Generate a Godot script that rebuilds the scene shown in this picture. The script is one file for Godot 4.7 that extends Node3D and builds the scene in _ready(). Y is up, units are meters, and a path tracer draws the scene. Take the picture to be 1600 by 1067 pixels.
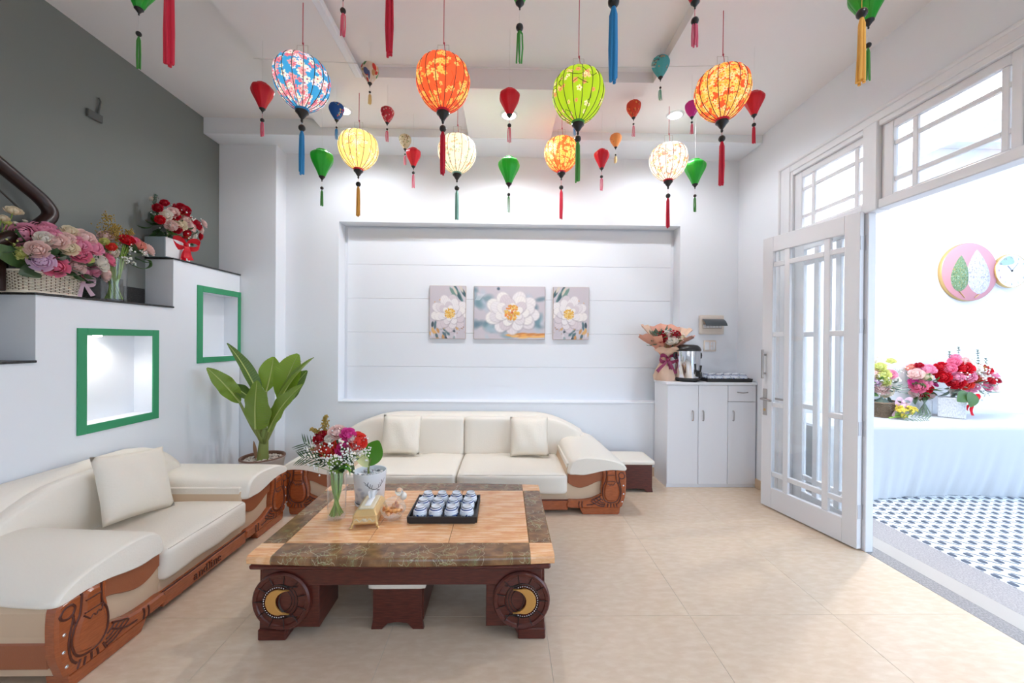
extends Node3D
# A living room hung with silk lanterns: white walls, two leather sofas, a marble coffee table, an open glazed door.
# The camera stands at (0, 1.5, 0) and looks along -z; x runs to the right, the floor is y = 0.

var rng := RandomNumberGenerator.new()
var names := {}
var M := {}

func _ready():
	rng.seed = 7
	# camera
	var cam := Camera3D.new()
	cam.name = "camera"
	cam.position = Vector3(0, 1.5, 0)
	cam.basis = Basis(Vector3.UP, deg_to_rad(-1.05)) * Basis(Vector3.RIGHT, deg_to_rad(-0.2)) * Basis(Vector3.BACK, deg_to_rad(0.45))
	cam.fov = rad_to_deg(2.0 * atan(533.5 / 600.0))
	cam.near = 0.05
	cam.far = 200.0
	add_child(cam)
	cam.make_current()
	# sky: bright overcast daylight
	var world := WorldEnvironment.new()
	world.name = "sky_and_exposure"
	var env := Environment.new()
	var sky_mat := ProceduralSkyMaterial.new()
	sky_mat.sky_top_color = rgb8(188, 216, 248)
	sky_mat.sky_horizon_color = rgb8(220, 238, 254)
	sky_mat.ground_horizon_color = rgb8(214, 220, 230)
	sky_mat.ground_bottom_color = rgb8(196, 194, 190)
	sky_mat.sky_energy_multiplier = 1.0
	sky_mat.ground_energy_multiplier = 0.8
	var sky := Sky.new()
	sky.sky_material = sky_mat
	env.background_mode = Environment.BG_SKY
	env.sky = sky
	env.background_energy_multiplier = 0.9
	env.ambient_light_source = Environment.AMBIENT_SOURCE_SKY
	env.tonemap_mode = Environment.TONE_MAPPER_LINEAR
	env.tonemap_exposure = 4.3
	env.sdfgi_enabled = true
	env.ssao_enabled = true
	env.ssil_enabled = true
	world.environment = env
	add_child(world)
	make_materials()
	build_shell()
	build_right_wall()
	build_outside()
	build_sofas()
	build_coffee_table()
	build_table_things()
	build_cabinet_things()
	build_pictures()
	build_plant()
	build_ledge_flowers()
	build_porch_things()
	build_porch_flowers()
	build_lanterns()

# ---------- helpers: naming, metas, shapes ----------
func numbered(n: String) -> String:
	var c: int = names.get(n, 0)
	names[n] = c + 1
	return n if c == 0 else "%s_%03d" % [n, c]

func tag(o: Node, label: String, category: String, group := ""):
	o.set_meta("label", label)
	o.set_meta("category", category)
	if group != "":
		o.set_meta("group", group)
	return o

func thing(called: String, label: String, category: String, at := Vector3.ZERO, turn := 0.0, group := "") -> Node3D:
	var o := Node3D.new()
	o.name = numbered(called)
	add_child(o, true)
	o.position = at
	o.rotation.y = turn
	return tag(o, label, category, group)

func setting(called: String, label: String) -> Node3D:
	var o := Node3D.new()
	o.name = numbered(called)
	add_child(o, true)
	o.set_meta("kind", "structure")
	o.set_meta("label", label)
	return o

func S() -> SurfaceTool:
	var s := SurfaceTool.new()
	s.begin(Mesh.PRIMITIVE_TRIANGLES)
	return s

func done(s: SurfaceTool) -> ArrayMesh:
	s.generate_normals()
	return s.commit()

func part(p: Node, called: String, shape, m: Material) -> MeshInstance3D:
	var o := MeshInstance3D.new()
	o.mesh = done(shape) if shape is SurfaceTool else shape
	o.material_override = m
	if p == self:
		o.name = numbered(called)
	else:
		o.name = called
	p.add_child(o, true)
	return o

func struct(called: String, label: String, shape, m: Material) -> MeshInstance3D:
	var o := part(self, called, shape, m)
	o.set_meta("kind", "structure")
	o.set_meta("label", label)
	return o

func tri(s: SurfaceTool, a: Vector3, b: Vector3, c: Vector3, g := -1, ua := Vector2.ZERO, ub := Vector2.ZERO, uc := Vector2.ZERO):
	s.set_smooth_group(g)
	s.set_uv(ua)
	s.add_vertex(a)
	s.set_uv(ub)
	s.add_vertex(b)
	s.set_uv(uc)
	s.add_vertex(c)

# a flat face of four corners, turned so that it looks along n
func face(s: SurfaceTool, a: Vector3, b: Vector3, c: Vector3, d: Vector3, n: Vector3, g := -1):
	if (b - a).cross(c - a).dot(n) > 0:
		var k := b
		b = d
		d = k
	tri(s, a, b, c, g)
	tri(s, a, c, d, g)

# a box between two corners with chamfered edges
func box(s: SurfaceTool, lo: Vector3, hi: Vector3, ch := 0.0, xf := Transform3D()):
	var c := (lo + hi) / 2
	var h := (hi - lo).abs() / 2
	ch = minf(ch, minf(h.x, minf(h.y, h.z)) * 0.9)
	var P := func(x, y, z, ax): # the corner's point that belongs to the face across ax
		var k := Vector3(h.x, h.y, h.z) - Vector3(ch, ch, ch)
		k[ax] = h[ax]
		return xf * (c + Vector3(k.x * x, k.y * y, k.z * z))
	var B := xf.basis
	for ax in 3:
		var u := (ax + 1) % 3
		var v := (ax + 2) % 3
		for sg in [-1, 1]:
			var q := []
			for k in [[-1, -1], [1, -1], [1, 1], [-1, 1]]:
				var e := Vector3.ZERO
				e[ax] = sg
				e[u] = k[0]
				e[v] = k[1]
				q.append(P.call(e.x, e.y, e.z, ax))
			var n := Vector3.ZERO
			n[ax] = sg
			face(s, q[0], q[1], q[2], q[3], B * n)
	if ch <= 0.0:
		return
	for ax in 3:
		var u := (ax + 1) % 3
		var v := (ax + 2) % 3
		for a in [-1, 1]:
			for b in [-1, 1]:
				var e1 := Vector3.ZERO
				e1[u] = a
				e1[v] = b
				var e2 := e1
				e1[ax] = -1
				e2[ax] = 1
				var n := Vector3.ZERO
				n[u] = a
				n[v] = b
				face(s, P.call(e1.x, e1.y, e1.z, u), P.call(e2.x, e2.y, e2.z, u), P.call(e2.x, e2.y, e2.z, v), P.call(e1.x, e1.y, e1.z, v), B * n)
	for x in [-1, 1]:
		for y in [-1, 1]:
			for z in [-1, 1]:
				var a: Vector3 = P.call(x, y, z, 0)
				var b: Vector3 = P.call(x, y, z, 1)
				var d: Vector3 = P.call(x, y, z, 2)
				if (b - a).cross(d - a).dot(B * Vector3(x, y, z)) > 0:
					tri(s, a, d, b)
				else:
					tri(s, a, b, d)

func bx(x0, x1, y0, y1, z0, z1, ch := 0.0) -> SurfaceTool:
	var s := S()
	box(s, Vector3(x0, y0, z0), Vector3(x1, y1, z1), ch)
	return s

# rows of points made into a smooth sheet: nu points in a row, nv rows
func sheet(s: SurfaceTool, P: PackedVector3Array, nu: int, nv: int, closed := false, g := 0, uv := Rect2(0, 0, 1, 1), flip = null):
	var mu := nu if closed else nu - 1
	var turn := false
	if flip == null:
		var c := Vector3.ZERO
		for p in P:
			c += p
		c /= P.size()
		var vol := 0.0
		for j in nv - 1:
			for i in mu:
				var a := P[j * nu + i]
				vol += (P[j * nu + (i + 1) % nu] - a).cross(P[(j + 1) * nu + i] - a).dot(a - c)
		turn = vol > 0
	else:
		turn = flip
	for j in nv - 1:
		for i in mu:
			var i2 := (i + 1) % nu
			var a := P[j * nu + i]
			var b := P[j * nu + i2]
			var d := P[(j + 1) * nu + i]
			var e := P[(j + 1) * nu + i2]
			var u0 := uv.position.x + uv.size.x * i / mu
			var u1 := uv.position.x + uv.size.x * (i + 1) / mu
			var v0 := uv.position.y + uv.size.y * (1.0 - float(j) / (nv - 1))
			var v1 := uv.position.y + uv.size.y * (1.0 - float(j + 1) / (nv - 1))
			var ua := Vector2(u0, v0)
			var ub := Vector2(u1, v0)
			var ud := Vector2(u0, v1)
			var ue := Vector2(u1, v1)
			if turn:
				tri(s, a, e, b, g, ua, ue, ub)
				tri(s, a, d, e, g, ua, ud, ue)
			else:
				tri(s, a, b, e, g, ua, ub, ue)
				tri(s, a, e, d, g, ua, ue, ud)

# a profile of (radius, height), its outside to the right as it runs upwards, turned round y
func lathe(s: SurfaceTool, prof: Array, seg := 24, xf := Transform3D(), lobes := 0, depth := 0.0, sharp := 38.0):
	var g := 1
	var acc := 0.0
	var total := 0.0
	for k in range(1, prof.size()):
		total += (prof[k] - prof[k - 1]).length()
	for k in range(1, prof.size()):
		if k > 1:
			var t0: Vector2 = prof[k - 1] - prof[k - 2]
			var t1: Vector2 = prof[k] - prof[k - 1]
			if absf(rad_to_deg(t0.angle_to(t1))) > sharp:
				g += 1
		var P := PackedVector3Array()
		for row in [prof[k - 1], prof[k]]:
			for i in seg:
				var a := TAU * i / seg
				var r: float = row.x
				if lobes > 0:
					r *= 1.0 - depth * absf(cos(a * lobes / 2.0))
				P.append(xf * Vector3(r * cos(a), row.y, r * sin(a)))
		var l: float = (prof[k] - prof[k - 1]).length() / total
		sheet(s, P, seg, 2, true, g, Rect2(0, 1.0 - acc - l, 1, l), false)
		acc += l

# a bent rod; radius is a number or one number for each point
func tube(s: SurfaceTool, pts: Array, radius, seg := 8, capped := true, flat := 1.0):
	var n := pts.size()
	var P := PackedVector3Array()
	var t: Vector3 = (pts[1] - pts[0]).normalized()
	var N := t.cross(Vector3.UP if absf(t.y) < 0.9 else Vector3.RIGHT).normalized()
	for k in n:
		if k > 0 and k < n - 1:
			t = (pts[k + 1] - pts[k - 1]).normalized()
		elif k == n - 1:
			t = (pts[k] - pts[k - 1]).normalized()
		N = (N - t * N.dot(t)).normalized()
		var Bn := t.cross(N)
		var r: float = radius[k] if radius is Array else radius
		for i in seg:
			var a := TAU * i / seg
			P.append(pts[k] + N * cos(a) * r + Bn * sin(a) * r * flat)
	sheet(s, P, seg, n, true, 0, Rect2(0, 0, 1, 1), true)
	if capped:
		for e in [0, n - 1]:
			for i in seg:
				var a := P[e * seg + i]
				var b := P[e * seg + (i + 1) % seg]
				if e == 0:
					tri(s, pts[e], a, b)
				else:
					tri(s, pts[e], b, a)

func ball(s: SurfaceTool, c: Vector3, r: Vector3, nu := 12, nv := 8):
	var P := PackedVector3Array()
	for j in nv + 1:
		var t := PI * j / nv
		for i in nu:
			var a := TAU * i / nu
			P.append(c + Vector3(r.x * sin(t) * cos(a), -r.y * cos(t), r.z * sin(t) * sin(a)))
	sheet(s, P, nu, nv + 1, true, 0, Rect2(0, 0, 1, 1), false)

# an outline in the xy plane given thickness along z, with an eased front edge
func extrude(s: SurfaceTool, poly: PackedVector2Array, z0: float, z1: float, ease := 0.0, xf := Transform3D()):
	if Geometry2D.is_polygon_clockwise(poly):
		poly = poly.duplicate()
		poly.reverse()
	var n := poly.size()
	var inner := PackedVector2Array()
	while true: # a smaller easing where the inset outline would cross itself
		inner = PackedVector2Array()
		var trial := PackedVector2Array()
		for i in n:
			var a := (poly[i] - poly[(i + n - 1) % n]).normalized()
			var b := (poly[(i + 1) % n] - poly[i]).normalized()
			var m := (Vector2(a.y, -a.x) + Vector2(b.y, -b.x)).normalized()
			inner.append(poly[i] - m * ease)
			trial.append(inner[i] * 200.0)
		if ease < 0.0005 or Geometry2D.triangulate_polygon(trial).size() > 0:
			break
		ease *= 0.6
	var d := signf(z1 - z0)
	for e in [[poly, z0, -d], [inner if ease > 0 else poly, z1, d]]:
		var wide := PackedVector2Array() # scaled up: the triangulation drops very small ears
		for p in e[0]:
			wide.append(p * 200.0)
		var idx := Geometry2D.triangulate_polygon(wide)
		for k in range(0, idx.size(), 3):
			var q := []
			for m in 3:
				var p: Vector2 = e[0][idx[k + m]]
				q.append(xf * Vector3(p.x, p.y, e[1]))
			if (q[1] - q[0]).cross(q[2] - q[0]).dot(xf.basis * Vector3(0, 0, e[2])) > 0:
				tri(s, q[0], q[2], q[1])
			else:
				tri(s, q[0], q[1], q[2])
	for i in n:
		var j := (i + 1) % n
		var t := poly[j] - poly[i]
		var out := xf.basis * Vector3(t.y, -t.x, 0)
		var ze := z1 - d * ease
		face(s, xf * Vector3(poly[i].x, poly[i].y, z0), xf * Vector3(poly[j].x, poly[j].y, z0), xf * Vector3(poly[j].x, poly[j].y, ze), xf * Vector3(poly[i].x, poly[i].y, ze), out)
		if ease > 0:
			face(s, xf * Vector3(poly[i].x, poly[i].y, ze), xf * Vector3(poly[j].x, poly[j].y, ze), xf * Vector3(inner[j].x, inner[j].y, z1), xf * Vector3(inner[i].x, inner[i].y, z1), out + xf.basis * Vector3(0, 0, d * t.length()))

# a soft block: a box with well-rounded edges whose faces may swell; warp bends it further
func soft(s: SurfaceTool, size: Vector3, r: float, puff := Vector3.ZERO, n := 10, warp = null, xf := Transform3D()):
	var h := size / 2
	var F := func(p: Vector3):
		var q := Vector3(p.x * h.x, p.y * h.y, p.z * h.z)
		var k := Vector3(clampf(q.x, -h.x + r, h.x - r), clampf(q.y, -h.y + r, h.y - r), clampf(q.z, -h.z + r, h.z - r))
		var o := q - k
		if o.length() > 1e-6:
			q = k + o.normalized() * r
		q.x += puff.x * p.x * (1 - p.y * p.y) * (1 - p.z * p.z)
		q.y += puff.y * p.y * (1 - p.x * p.x) * (1 - p.z * p.z)
		q.z += puff.z * p.z * (1 - p.x * p.x) * (1 - p.y * p.y)
		if warp != null:
			q = warp.call(q, p)
		return xf * q
	# grid lines crowd towards the edges so that the rounding is smooth
	var L := []
	for i in n + 1:
		var t := -1.0 + 2.0 * i / n
		L.append(sin(t * PI / 2) * 0.6 + t * 0.4)
	for ax in 3:
		var u := (ax + 1) % 3
		var v := (ax + 2) % 3
		for sg in [-1.0, 1.0]:
			var P := PackedVector3Array()
			for j in n + 1:
				for i in n + 1:
					var p := Vector3.ZERO
					p[ax] = sg
					p[u] = L[i]
					p[v] = L[j]
					P.append(F.call(p))
			sheet(s, P, n + 1, n + 1, false, 0, Rect2(0, 0, 1, 1), sg > 0)

# rings of equal size joined into a smooth skin, closed at both ends
func loft(s: SurfaceTool, rings: Array, flip = null, g := 0):
	var P := PackedVector3Array()
	var n: int = rings[0].size()
	for r in rings:
		for p in r:
			P.append(p)
	sheet(s, P, n, rings.size(), true, g, Rect2(0, 0, 1, 1), flip)
	for e in [0, rings.size() - 1]:
		var c := Vector3.ZERO
		for p in rings[e]:
			c += p
		c /= n
		var away: Vector3 = c - (rings[1] if e == 0 else rings[e - 1])[0]
		for i in n:
			var a: Vector3 = rings[e][i]
			var b: Vector3 = rings[e][(i + 1) % n]
			if (a - c).cross(b - c).dot(away) > 0:
				tri(s, c, b, a, g + 1)
			else:
				tri(s, c, a, b, g + 1)

func smooth_line(pts: Array, per := 6) -> Array:
	var c := Curve3D.new()
	for k in pts.size():
		var a: Vector3 = pts[maxi(k - 1, 0)]
		var b: Vector3 = pts[mini(k + 1, pts.size() - 1)]
		c.add_point(pts[k], -(b - a) / 6.0, (b - a) / 6.0)
	var out := []
	for k in pts.size() - 1:
		for j in per:
			out.append(c.sample(k, float(j) / per))
	out.append(pts[-1])
	return out

func smooth2(pts: Array, per := 5, closed := true) -> PackedVector2Array:
	var n := pts.size()
	var out := PackedVector2Array()
	for k in (n if closed else n - 1):
		var p0: Vector2 = pts[(k + n - 1) % n] if closed or k > 0 else pts[0]
		var p3: Vector2 = pts[(k + 2) % n] if closed or k < n - 2 else pts[n - 1]
		for j in per:
			out.append(pts[k].cubic_interpolate(pts[(k + 1) % n], p0, p3, float(j) / per))
	if not closed:
		out.append(pts[n - 1])
	return out

func V(x, y, z) -> Vector3:
	return Vector3(x, y, z)

# a leaf blade from base to tip: look is the way its upper side faces
func blade(s: SurfaceTool, from: Vector3, to: Vector3, width: float, look: Vector3, arch := 0.0, fold := 0.2, waves := 0.0, full := 0.45, nv := 12, nu := 7):
	var along := to - from
	var across := along.cross(look).normalized()
	var up := across.cross(along).normalized()
	var P := PackedVector3Array()
	for j in nv + 1:
		var t := float(j) / nv
		var w := width * pow(sin(PI * pow(clampf(t * 0.97 + 0.015, 0, 1), log(0.5) / log(full))), 0.75)
		for i in nu:
			var k := -1.0 + 2.0 * i / (nu - 1)
			var p := from + along * t + up * arch * sin(PI * t * 0.9) * along.length()
			p += across * k * w + up * (absf(k) * fold * w + waves * w * sin(t * 19.0 + k * 3.0) * k * k)
			P.append(p)
	sheet(s, P, nu, nv + 1, false, 0, Rect2(0, 0, 1, 1), false)

# ---------- materials and their computed textures ----------
func mat(key: String, col: Color, rough := 0.5, metal := 0.0, more := {}) -> StandardMaterial3D:
	if M.has(key):
		return M[key]
	var m := StandardMaterial3D.new()
	m.resource_name = key
	m.albedo_color = col
	m.roughness = rough
	m.metallic = metal
	for k in more:
		m.set(k, more[k])
	if more.has("backlight"):
		m.backlight_enabled = true
		if not more.has("albedo_texture"): # light that passes takes the colour of the thing
			var top := maxf(col.r, maxf(col.g, col.b))
			m.backlight = Color(col.r / top, col.g / top, col.b / top) * more.backlight.get_luminance() * 1.1
	M[key] = m
	return m

func rgb8(r, g, b) -> Color:
	return Color(r / 255.0, g / 255.0, b / 255.0)

func noise_tex(kind: int, freq: float, colors: Array, size := 512, normal := 0.0, octaves := 4, warp := 0.0, sd := 1) -> NoiseTexture2D:
	var n := FastNoiseLite.new()
	n.noise_type = kind
	n.frequency = freq
	n.fractal_octaves = octaves
	n.seed = sd
	if warp > 0:
		n.domain_warp_enabled = true
		n.domain_warp_amplitude = warp
		n.domain_warp_frequency = freq
	var t := NoiseTexture2D.new()
	t.width = size
	t.height = size
	t.seamless = true
	t.noise = n
	if normal > 0:
		t.as_normal_map = true
		t.bump_strength = normal
	elif colors.size() > 0:
		var g := Gradient.new()
		var o := PackedFloat32Array()
		var c := PackedColorArray()
		for e in colors:
			o.append(e[0])
			c.append(e[1])
		g.offsets = o
		g.colors = c
		t.color_ramp = g
	return t

# soft-edged ellipse laid into a picture
func dab(im: Image, cx: float, cy: float, rx: float, ry: float, ang: float, col: Color, soft_edge := 0.25, wrap := false, streak := 0.0):
	var w := im.get_width()
	var h := im.get_height()
	var R := maxf(rx, ry) * 1.05 + 1
	var ca := cos(ang)
	var sa := sin(ang)
	for y in range(maxi(0, int(cy - R)), mini(h, int(cy + R) + 1)):
		for x in range(int(cx - R), int(cx + R) + 1):
			if not wrap and (x < 0 or x >= w):
				continue
			var dx := x - cx
			var dy := y - cy
			var u := (dx * ca + dy * sa) / rx
			var v := (-dx * sa + dy * ca) / ry
			var d := sqrt(u * u + v * v)
			if d >= 1:
				continue
			var a := clampf((1 - d) / soft_edge, 0, 1) * col.a
			var c := col
			if streak > 0:
				c = col.darkened(streak * (0.5 + 0.5 * sin(v * 17.0 + u * 3.0)))
			var xx := posmod(x, w)
			im.set_pixel(xx, y, im.get_pixel(xx, y).lerp(Color(c.r, c.g, c.b, 1), a))

func stroke(im: Image, a: Vector2, b: Vector2, r: float, col: Color):
	var n := int(a.distance_to(b) / maxf(r * 0.7, 0.6)) + 1
	for k in n + 1:
		var p := a.lerp(b, float(k) / n)
		dab(im, p.x, p.y, r, r, 0, col, 0.5, true)

func blossom(im: Image, x: float, y: float, r: float, col: Color, heart: Color):
	var a0 := rng.randf() * TAU
	for k in 5:
		var a := a0 + TAU * k / 5
		dab(im, x + cos(a) * r * 0.62, y + sin(a) * r * 0.62, r * 0.48, r * 0.4, a, col, 0.3, true)
	dab(im, x, y, r * 0.24, r * 0.24, 0, heart, 0.5, true)

# printed lantern cloth: a ground with sprays of blossom
func print_cloth(ground: Color, flowers: Array, hearts: Color, twig: Color, sprays: int, per: int, size: float, sd: int, leaf = null) -> ImageTexture:
	rng.seed = sd
	var im := Image.create(512, 256, false, Image.FORMAT_RGB8)
	im.fill(ground)
	for k in sprays:
		var x := rng.randf() * 512
		var y := rng.randf_range(10, 246)
		var dir := rng.randf() * TAU
		if twig.a > 0:
			var q := Vector2(x, y) + Vector2(cos(dir), sin(dir)) * size * 3.4
			stroke(im, Vector2(x, y), q, 1.3, twig)
			stroke(im, q, q + Vector2(cos(dir + 0.9), sin(dir + 0.9)) * size * 1.8, 1.0, twig)
		for j in per:
			var p := Vector2(x, y) + Vector2(rng.randfn(), rng.randfn()) * size * 1.6
			if leaf != null and rng.randf() < 0.3:
				dab(im, p.x, p.y, size * 0.6, size * 0.25, rng.randf() * TAU, leaf, 0.4, true)
			else:
				blossom(im, p.x, p.y, size * rng.randf_range(0.55, 1.0), flowers[rng.randi() % flowers.size()], hearts)
	return ImageTexture.create_from_image(im)

func patch_cloth(cols: Array, sd: int) -> ImageTexture:
	rng.seed = sd
	var im := Image.create(256, 128, false, Image.FORMAT_RGB8)
	im.fill(cols[0])
	for k in 46:
		dab(im, rng.randf() * 256, rng.randf() * 128, rng.randf_range(8, 22), rng.randf_range(6, 16), rng.randf() * TAU, cols[rng.randi() % cols.size()], 0.12, true)
	return ImageTexture.create_from_image(im)

# a watercolour of one pale peony; tall for the side pictures, wide for the middle one
func peony(w: int, h: int, cx: float, cy: float, r: float, sd: int, wide: bool) -> Image:
	rng.seed = sd
	var im := Image.create(w, h, false, Image.FORMAT_RGB8)
	im.fill(rgb8(205, 197, 203))
	var teal := rgb8(112, 148, 158)
	if wide:
		for k in 44:
			var t: Array = [[0.12, 0.3], [0.1, 0.75], [0.3, 0.85], [0.9, 0.55], [0.85, 0.3], [0.5, 0.9], [0.95, 0.7], [0.05, 0.1]][k % 8]
			var c: Color = [teal, rgb8(160, 184, 194), rgb8(96, 128, 142), rgb8(190, 200, 210)][rng.randi() % 4]
			c.a = 0.7
			dab(im, (t[0] + rng.randfn() * 0.07) * w, (t[1] + rng.randfn() * 0.08) * h, rng.randf_range(0.06, 0.14) * w, rng.randf_range(0.05, 0.13) * h, rng.randf() * TAU, c, 0.7)
		for k in 14:
			dab(im, rng.randf_range(0.52, 0.98) * w, rng.randf_range(0.9, 0.98) * h, rng.randf_range(0.05, 0.14) * w, 0.03 * h, -0.08, [rgb8(236, 170, 92), rgb8(240, 190, 120), rgb8(214, 140, 80)][k % 3], 0.5)
		for k in 5:
			stroke(im, Vector2(0.02 + 0.012 * k, 0.26) * Vector2(w, h), Vector2(0.06 + 0.02 * k, 0.14) * Vector2(w, h), 1.2, rgb8(225, 232, 236))
		dab(im, 0.34 * w, 0.04 * h, 0.03 * w, 0.04 * h, 0, rgb8(88, 104, 122), 0.6)
	else:
		for k in 16:
			dab(im, rng.randf_range(0.6, 0.98) * w, rng.randf_range(0.02, 0.24) * h, 0.16 * w, 0.03 * h, 1.1, [rgb8(96, 132, 134), rgb8(120, 150, 140), rgb8(70, 96, 104), rgb8(214, 204, 190)][k % 4], 0.4)
		for k in 30:
			dab(im, rng.randf_range(0.0, 0.75) * w, rng.randf_range(0.72, 1.0) * h, rng.randf_range(0.07, 0.15) * w, 0.03 * h, rng.randf_range(0.8, 1.9), [rgb8(90, 116, 122), rgb8(226, 176, 112), rgb8(150, 168, 170), rgb8(204, 150, 96), rgb8(70, 84, 92), rgb8(222, 214, 220)][k % 6], 0.4)
		for k in 14:
			dab(im, rng.randf_range(0.66, 0.98) * w, rng.randf_range(0.62, 0.9) * h, rng.randf_range(1.5, 4.5), rng.randf_range(1.5, 4.5), 0, rgb8(190, 132, 92), 0.4)
		for k in 5:
			dab(im, rng.randf_range(0.1, 0.45) * w, rng.randf_range(0.24, 0.4) * h, 2.5, 5, 0.6, rgb8(224, 172, 110), 0.4)
	for ring in 4:
		var n: int = [9, 8, 7, 6][ring]
		var rr: float = r * [0.78, 0.62, 0.44, 0.28][ring]
		for k in n:
			var a := TAU * (k + 0.5 * (ring % 2)) / n + rng.randf() * 0.2
			var sq := 0.72 if wide else 1.0
			var px := cx + cos(a) * rr
			var py := cy + sin(a) * rr * sq
			var s2: float = r * [0.40, 0.36, 0.30, 0.22][ring]
			dab(im, px + 1.5, py + 2.5, s2 * 1.04, s2 * 0.82, a, Color(0.60, 0.55, 0.58, 0.6), 0.3)
			var c: Color = [rgb8(232, 224, 226), rgb8(240, 234, 234), rgb8(222, 210, 214), rgb8(244, 238, 234)][rng.randi() % 4]
			dab(im, px, py, s2, s2 * 0.78, a, c, 0.2, false, 0.03)
	for k in 110:
		var a := rng.randf() * TAU
		var d := r * 0.30 * sqrt(rng.randf())
		dab(im, cx + cos(a) * d, cy + sin(a) * d, r * 0.06, r * 0.045, a, [rgb8(238, 190, 84), rgb8(244, 206, 120), rgb8(222, 160, 60), rgb8(236, 140, 70)][rng.randi() % (4 if wide else 3)], 0.6)
	if wide:
		for k in 8:
			dab(im, cx + rng.randfn() * 3, cy + rng.randfn() * 3, 3, 2.5, 0, rgb8(214, 96, 50), 0.5)
	return im

# blue painting on white porcelain
func cup_paint(sd: int) -> ImageTexture:
	rng.seed = sd
	var im := Image.create(256, 128, false, Image.FORMAT_RGB8)
	im.fill(rgb8(236, 240, 246))
	var blue := rgb8(32, 62, 132)
	for y in [10, 40]:
		for x in 256:
			for k in (11 if y == 10 else 2):
				im.set_pixel(x, y + k, blue)
	for c in 3:
		var x0 := 40 + 85 * c + rng.randi() % 20
		for k in 15:
			dab(im, x0 + rng.randfn() * 15, 84 + rng.randfn() * 11, rng.randf_range(5, 11), rng.randf_range(3, 6), rng.randf() * TAU, [blue, rgb8(28, 62, 130), rgb8(70, 110, 176)][rng.randi() % 3], 0.3, true)
		stroke(im, Vector2(x0 - 16, 104), Vector2(x0 + 16, 100), 2.0, blue)
	return ImageTexture.create_from_image(im)

# dark brown marble crossed by pale green veins
func vein_marble() -> ImageTexture:
	rng.seed = 91
	var im := Image.create(512, 256, false, Image.FORMAT_RGB8)
	var n := FastNoiseLite.new()
	n.seed = 4
	n.frequency = 0.012
	n.fractal_octaves = 5
	for y in 256:
		for x in 512:
			var v := 0.5 + 0.5 * n.get_noise_2d(x, y * 1.6)
			im.set_pixel(x, y, rgb8(104, 72, 48).lerp(rgb8(158, 118, 80), clampf(v * 1.5 - 0.25, 0, 1)))
	for k in 46:
		var p := Vector2(rng.randf() * 512, rng.randf() * 256)
		var a := rng.randf() * TAU
		var c: Color = [rgb8(178, 178, 132), rgb8(150, 164, 112), rgb8(202, 194, 160)][k % 3]
		c.a = 0.8
		for j in rng.randi_range(12, 34):
			a += rng.randfn() * 0.5
			var q := p + Vector2(cos(a), sin(a)) * rng.randf_range(3, 7)
			stroke(im, p, q, rng.randf_range(0.7, 1.3), c)
			if rng.randf() < 0.12:
				stroke(im, q, q + Vector2(cos(a + 1.2), sin(a + 1.2)) * 12, 0.7, c)
			p = q
	for k in 6:
		var c := rgb8(150, 164, 118)
		c.a = 0.35
		dab(im, rng.randf() * 512, rng.randf_range(60, 200), 22, 14, rng.randf() * TAU, c, 0.8, true)
	return ImageTexture.create_from_image(im)

# floor print outside: rows of small grey ovals with slanting dashes on white
func oval_print() -> ImageTexture:
	# one oval with a slanting dash beside it: repeated 0.117 m across, 0.082 m deep
	var im := Image.create(128, 96, false, Image.FORMAT_RGB8)
	im.fill(rgb8(222, 224, 226))
	dab(im, 30, 48, 27, 35, 0.35, rgb8(70, 76, 90), 0.08)
	for t in 40:
		var p := Vector2(56, 14).lerp(Vector2(128, 84), t / 39.0)
		dab(im, p.x, p.y, 8, 10, 0, rgb8(88, 96, 104), 0.15, true)
	return ImageTexture.create_from_image(im)

func deer_print() -> ImageTexture:
	var im := Image.create(512, 256, false, Image.FORMAT_RGB8)
	im.fill(rgb8(226, 227, 230))
	rng.seed = 5
	for k in 9:
		var c := rgb8(150, 158, 176)
		c.a = 0.5
		dab(im, 320 + rng.randfn() * 70, 176 + rng.randfn() * 30, 16, 22, rng.randf() * 3, c, 0.6)
	var ink := rgb8(52, 54, 62)
	var o := Vector2(256, 120)
	for sg in [-1, 1]:
		var L := [V(0, 0, 0), V(sg * 14, -8, 0), V(sg * 30, -20, 0), V(sg * 40, -44, 0), V(sg * 36, -66, 0)]
		for k in 4:
			stroke(im, o + Vector2(L[k].x, L[k].y), o + Vector2(L[k + 1].x, L[k + 1].y), 2.2, ink)
		for b in [[20, -12, 16, -40], [34, -30, 52, -50], [40, -46, 58, -70], [28, -20, 26, -50]]:
			stroke(im, o + Vector2(sg * b[0], b[1]), o + Vector2(sg * b[2], b[3]), 1.7, ink)
		dab(im, o.x + sg * 17, o.y + 8, 11, 4, 0.35 * sg, ink, 0.3)
	dab(im, o.x, o.y + 16, 9, 20, 0, rgb8(92, 94, 102), 0.3)
	dab(im, o.x, o.y + 33, 5, 5, 0, ink, 0.3)
	dab(im, o.x + 12, o.y + 56, 17, 32, 0.2, rgb8(84, 88, 100), 0.35)
	for k in 26:
		stroke(im, Vector2(236 + k * 2.2, 170 + rng.randf() * 16), Vector2(232 + k * 2.2, 200 + rng.randf() * 20), 1.2, ink)
	return ImageTexture.create_from_image(im)

func leaf_art(a: Color, b: Color, dots: Color, sd: int) -> ImageTexture:
	rng.seed = sd
	var im := Image.create(128, 256, false, Image.FORMAT_RGB8)
	im.fill(a)
	for k in 420:
		dab(im, rng.randf() * 128, rng.randf() * 256, rng.randf_range(2, 4), rng.randf_range(1.5, 6), rng.randf() - 0.5, [b, dots, a.lightened(0.3)][k % 3], 0.3, true)
	return ImageTexture.create_from_image(im)

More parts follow.
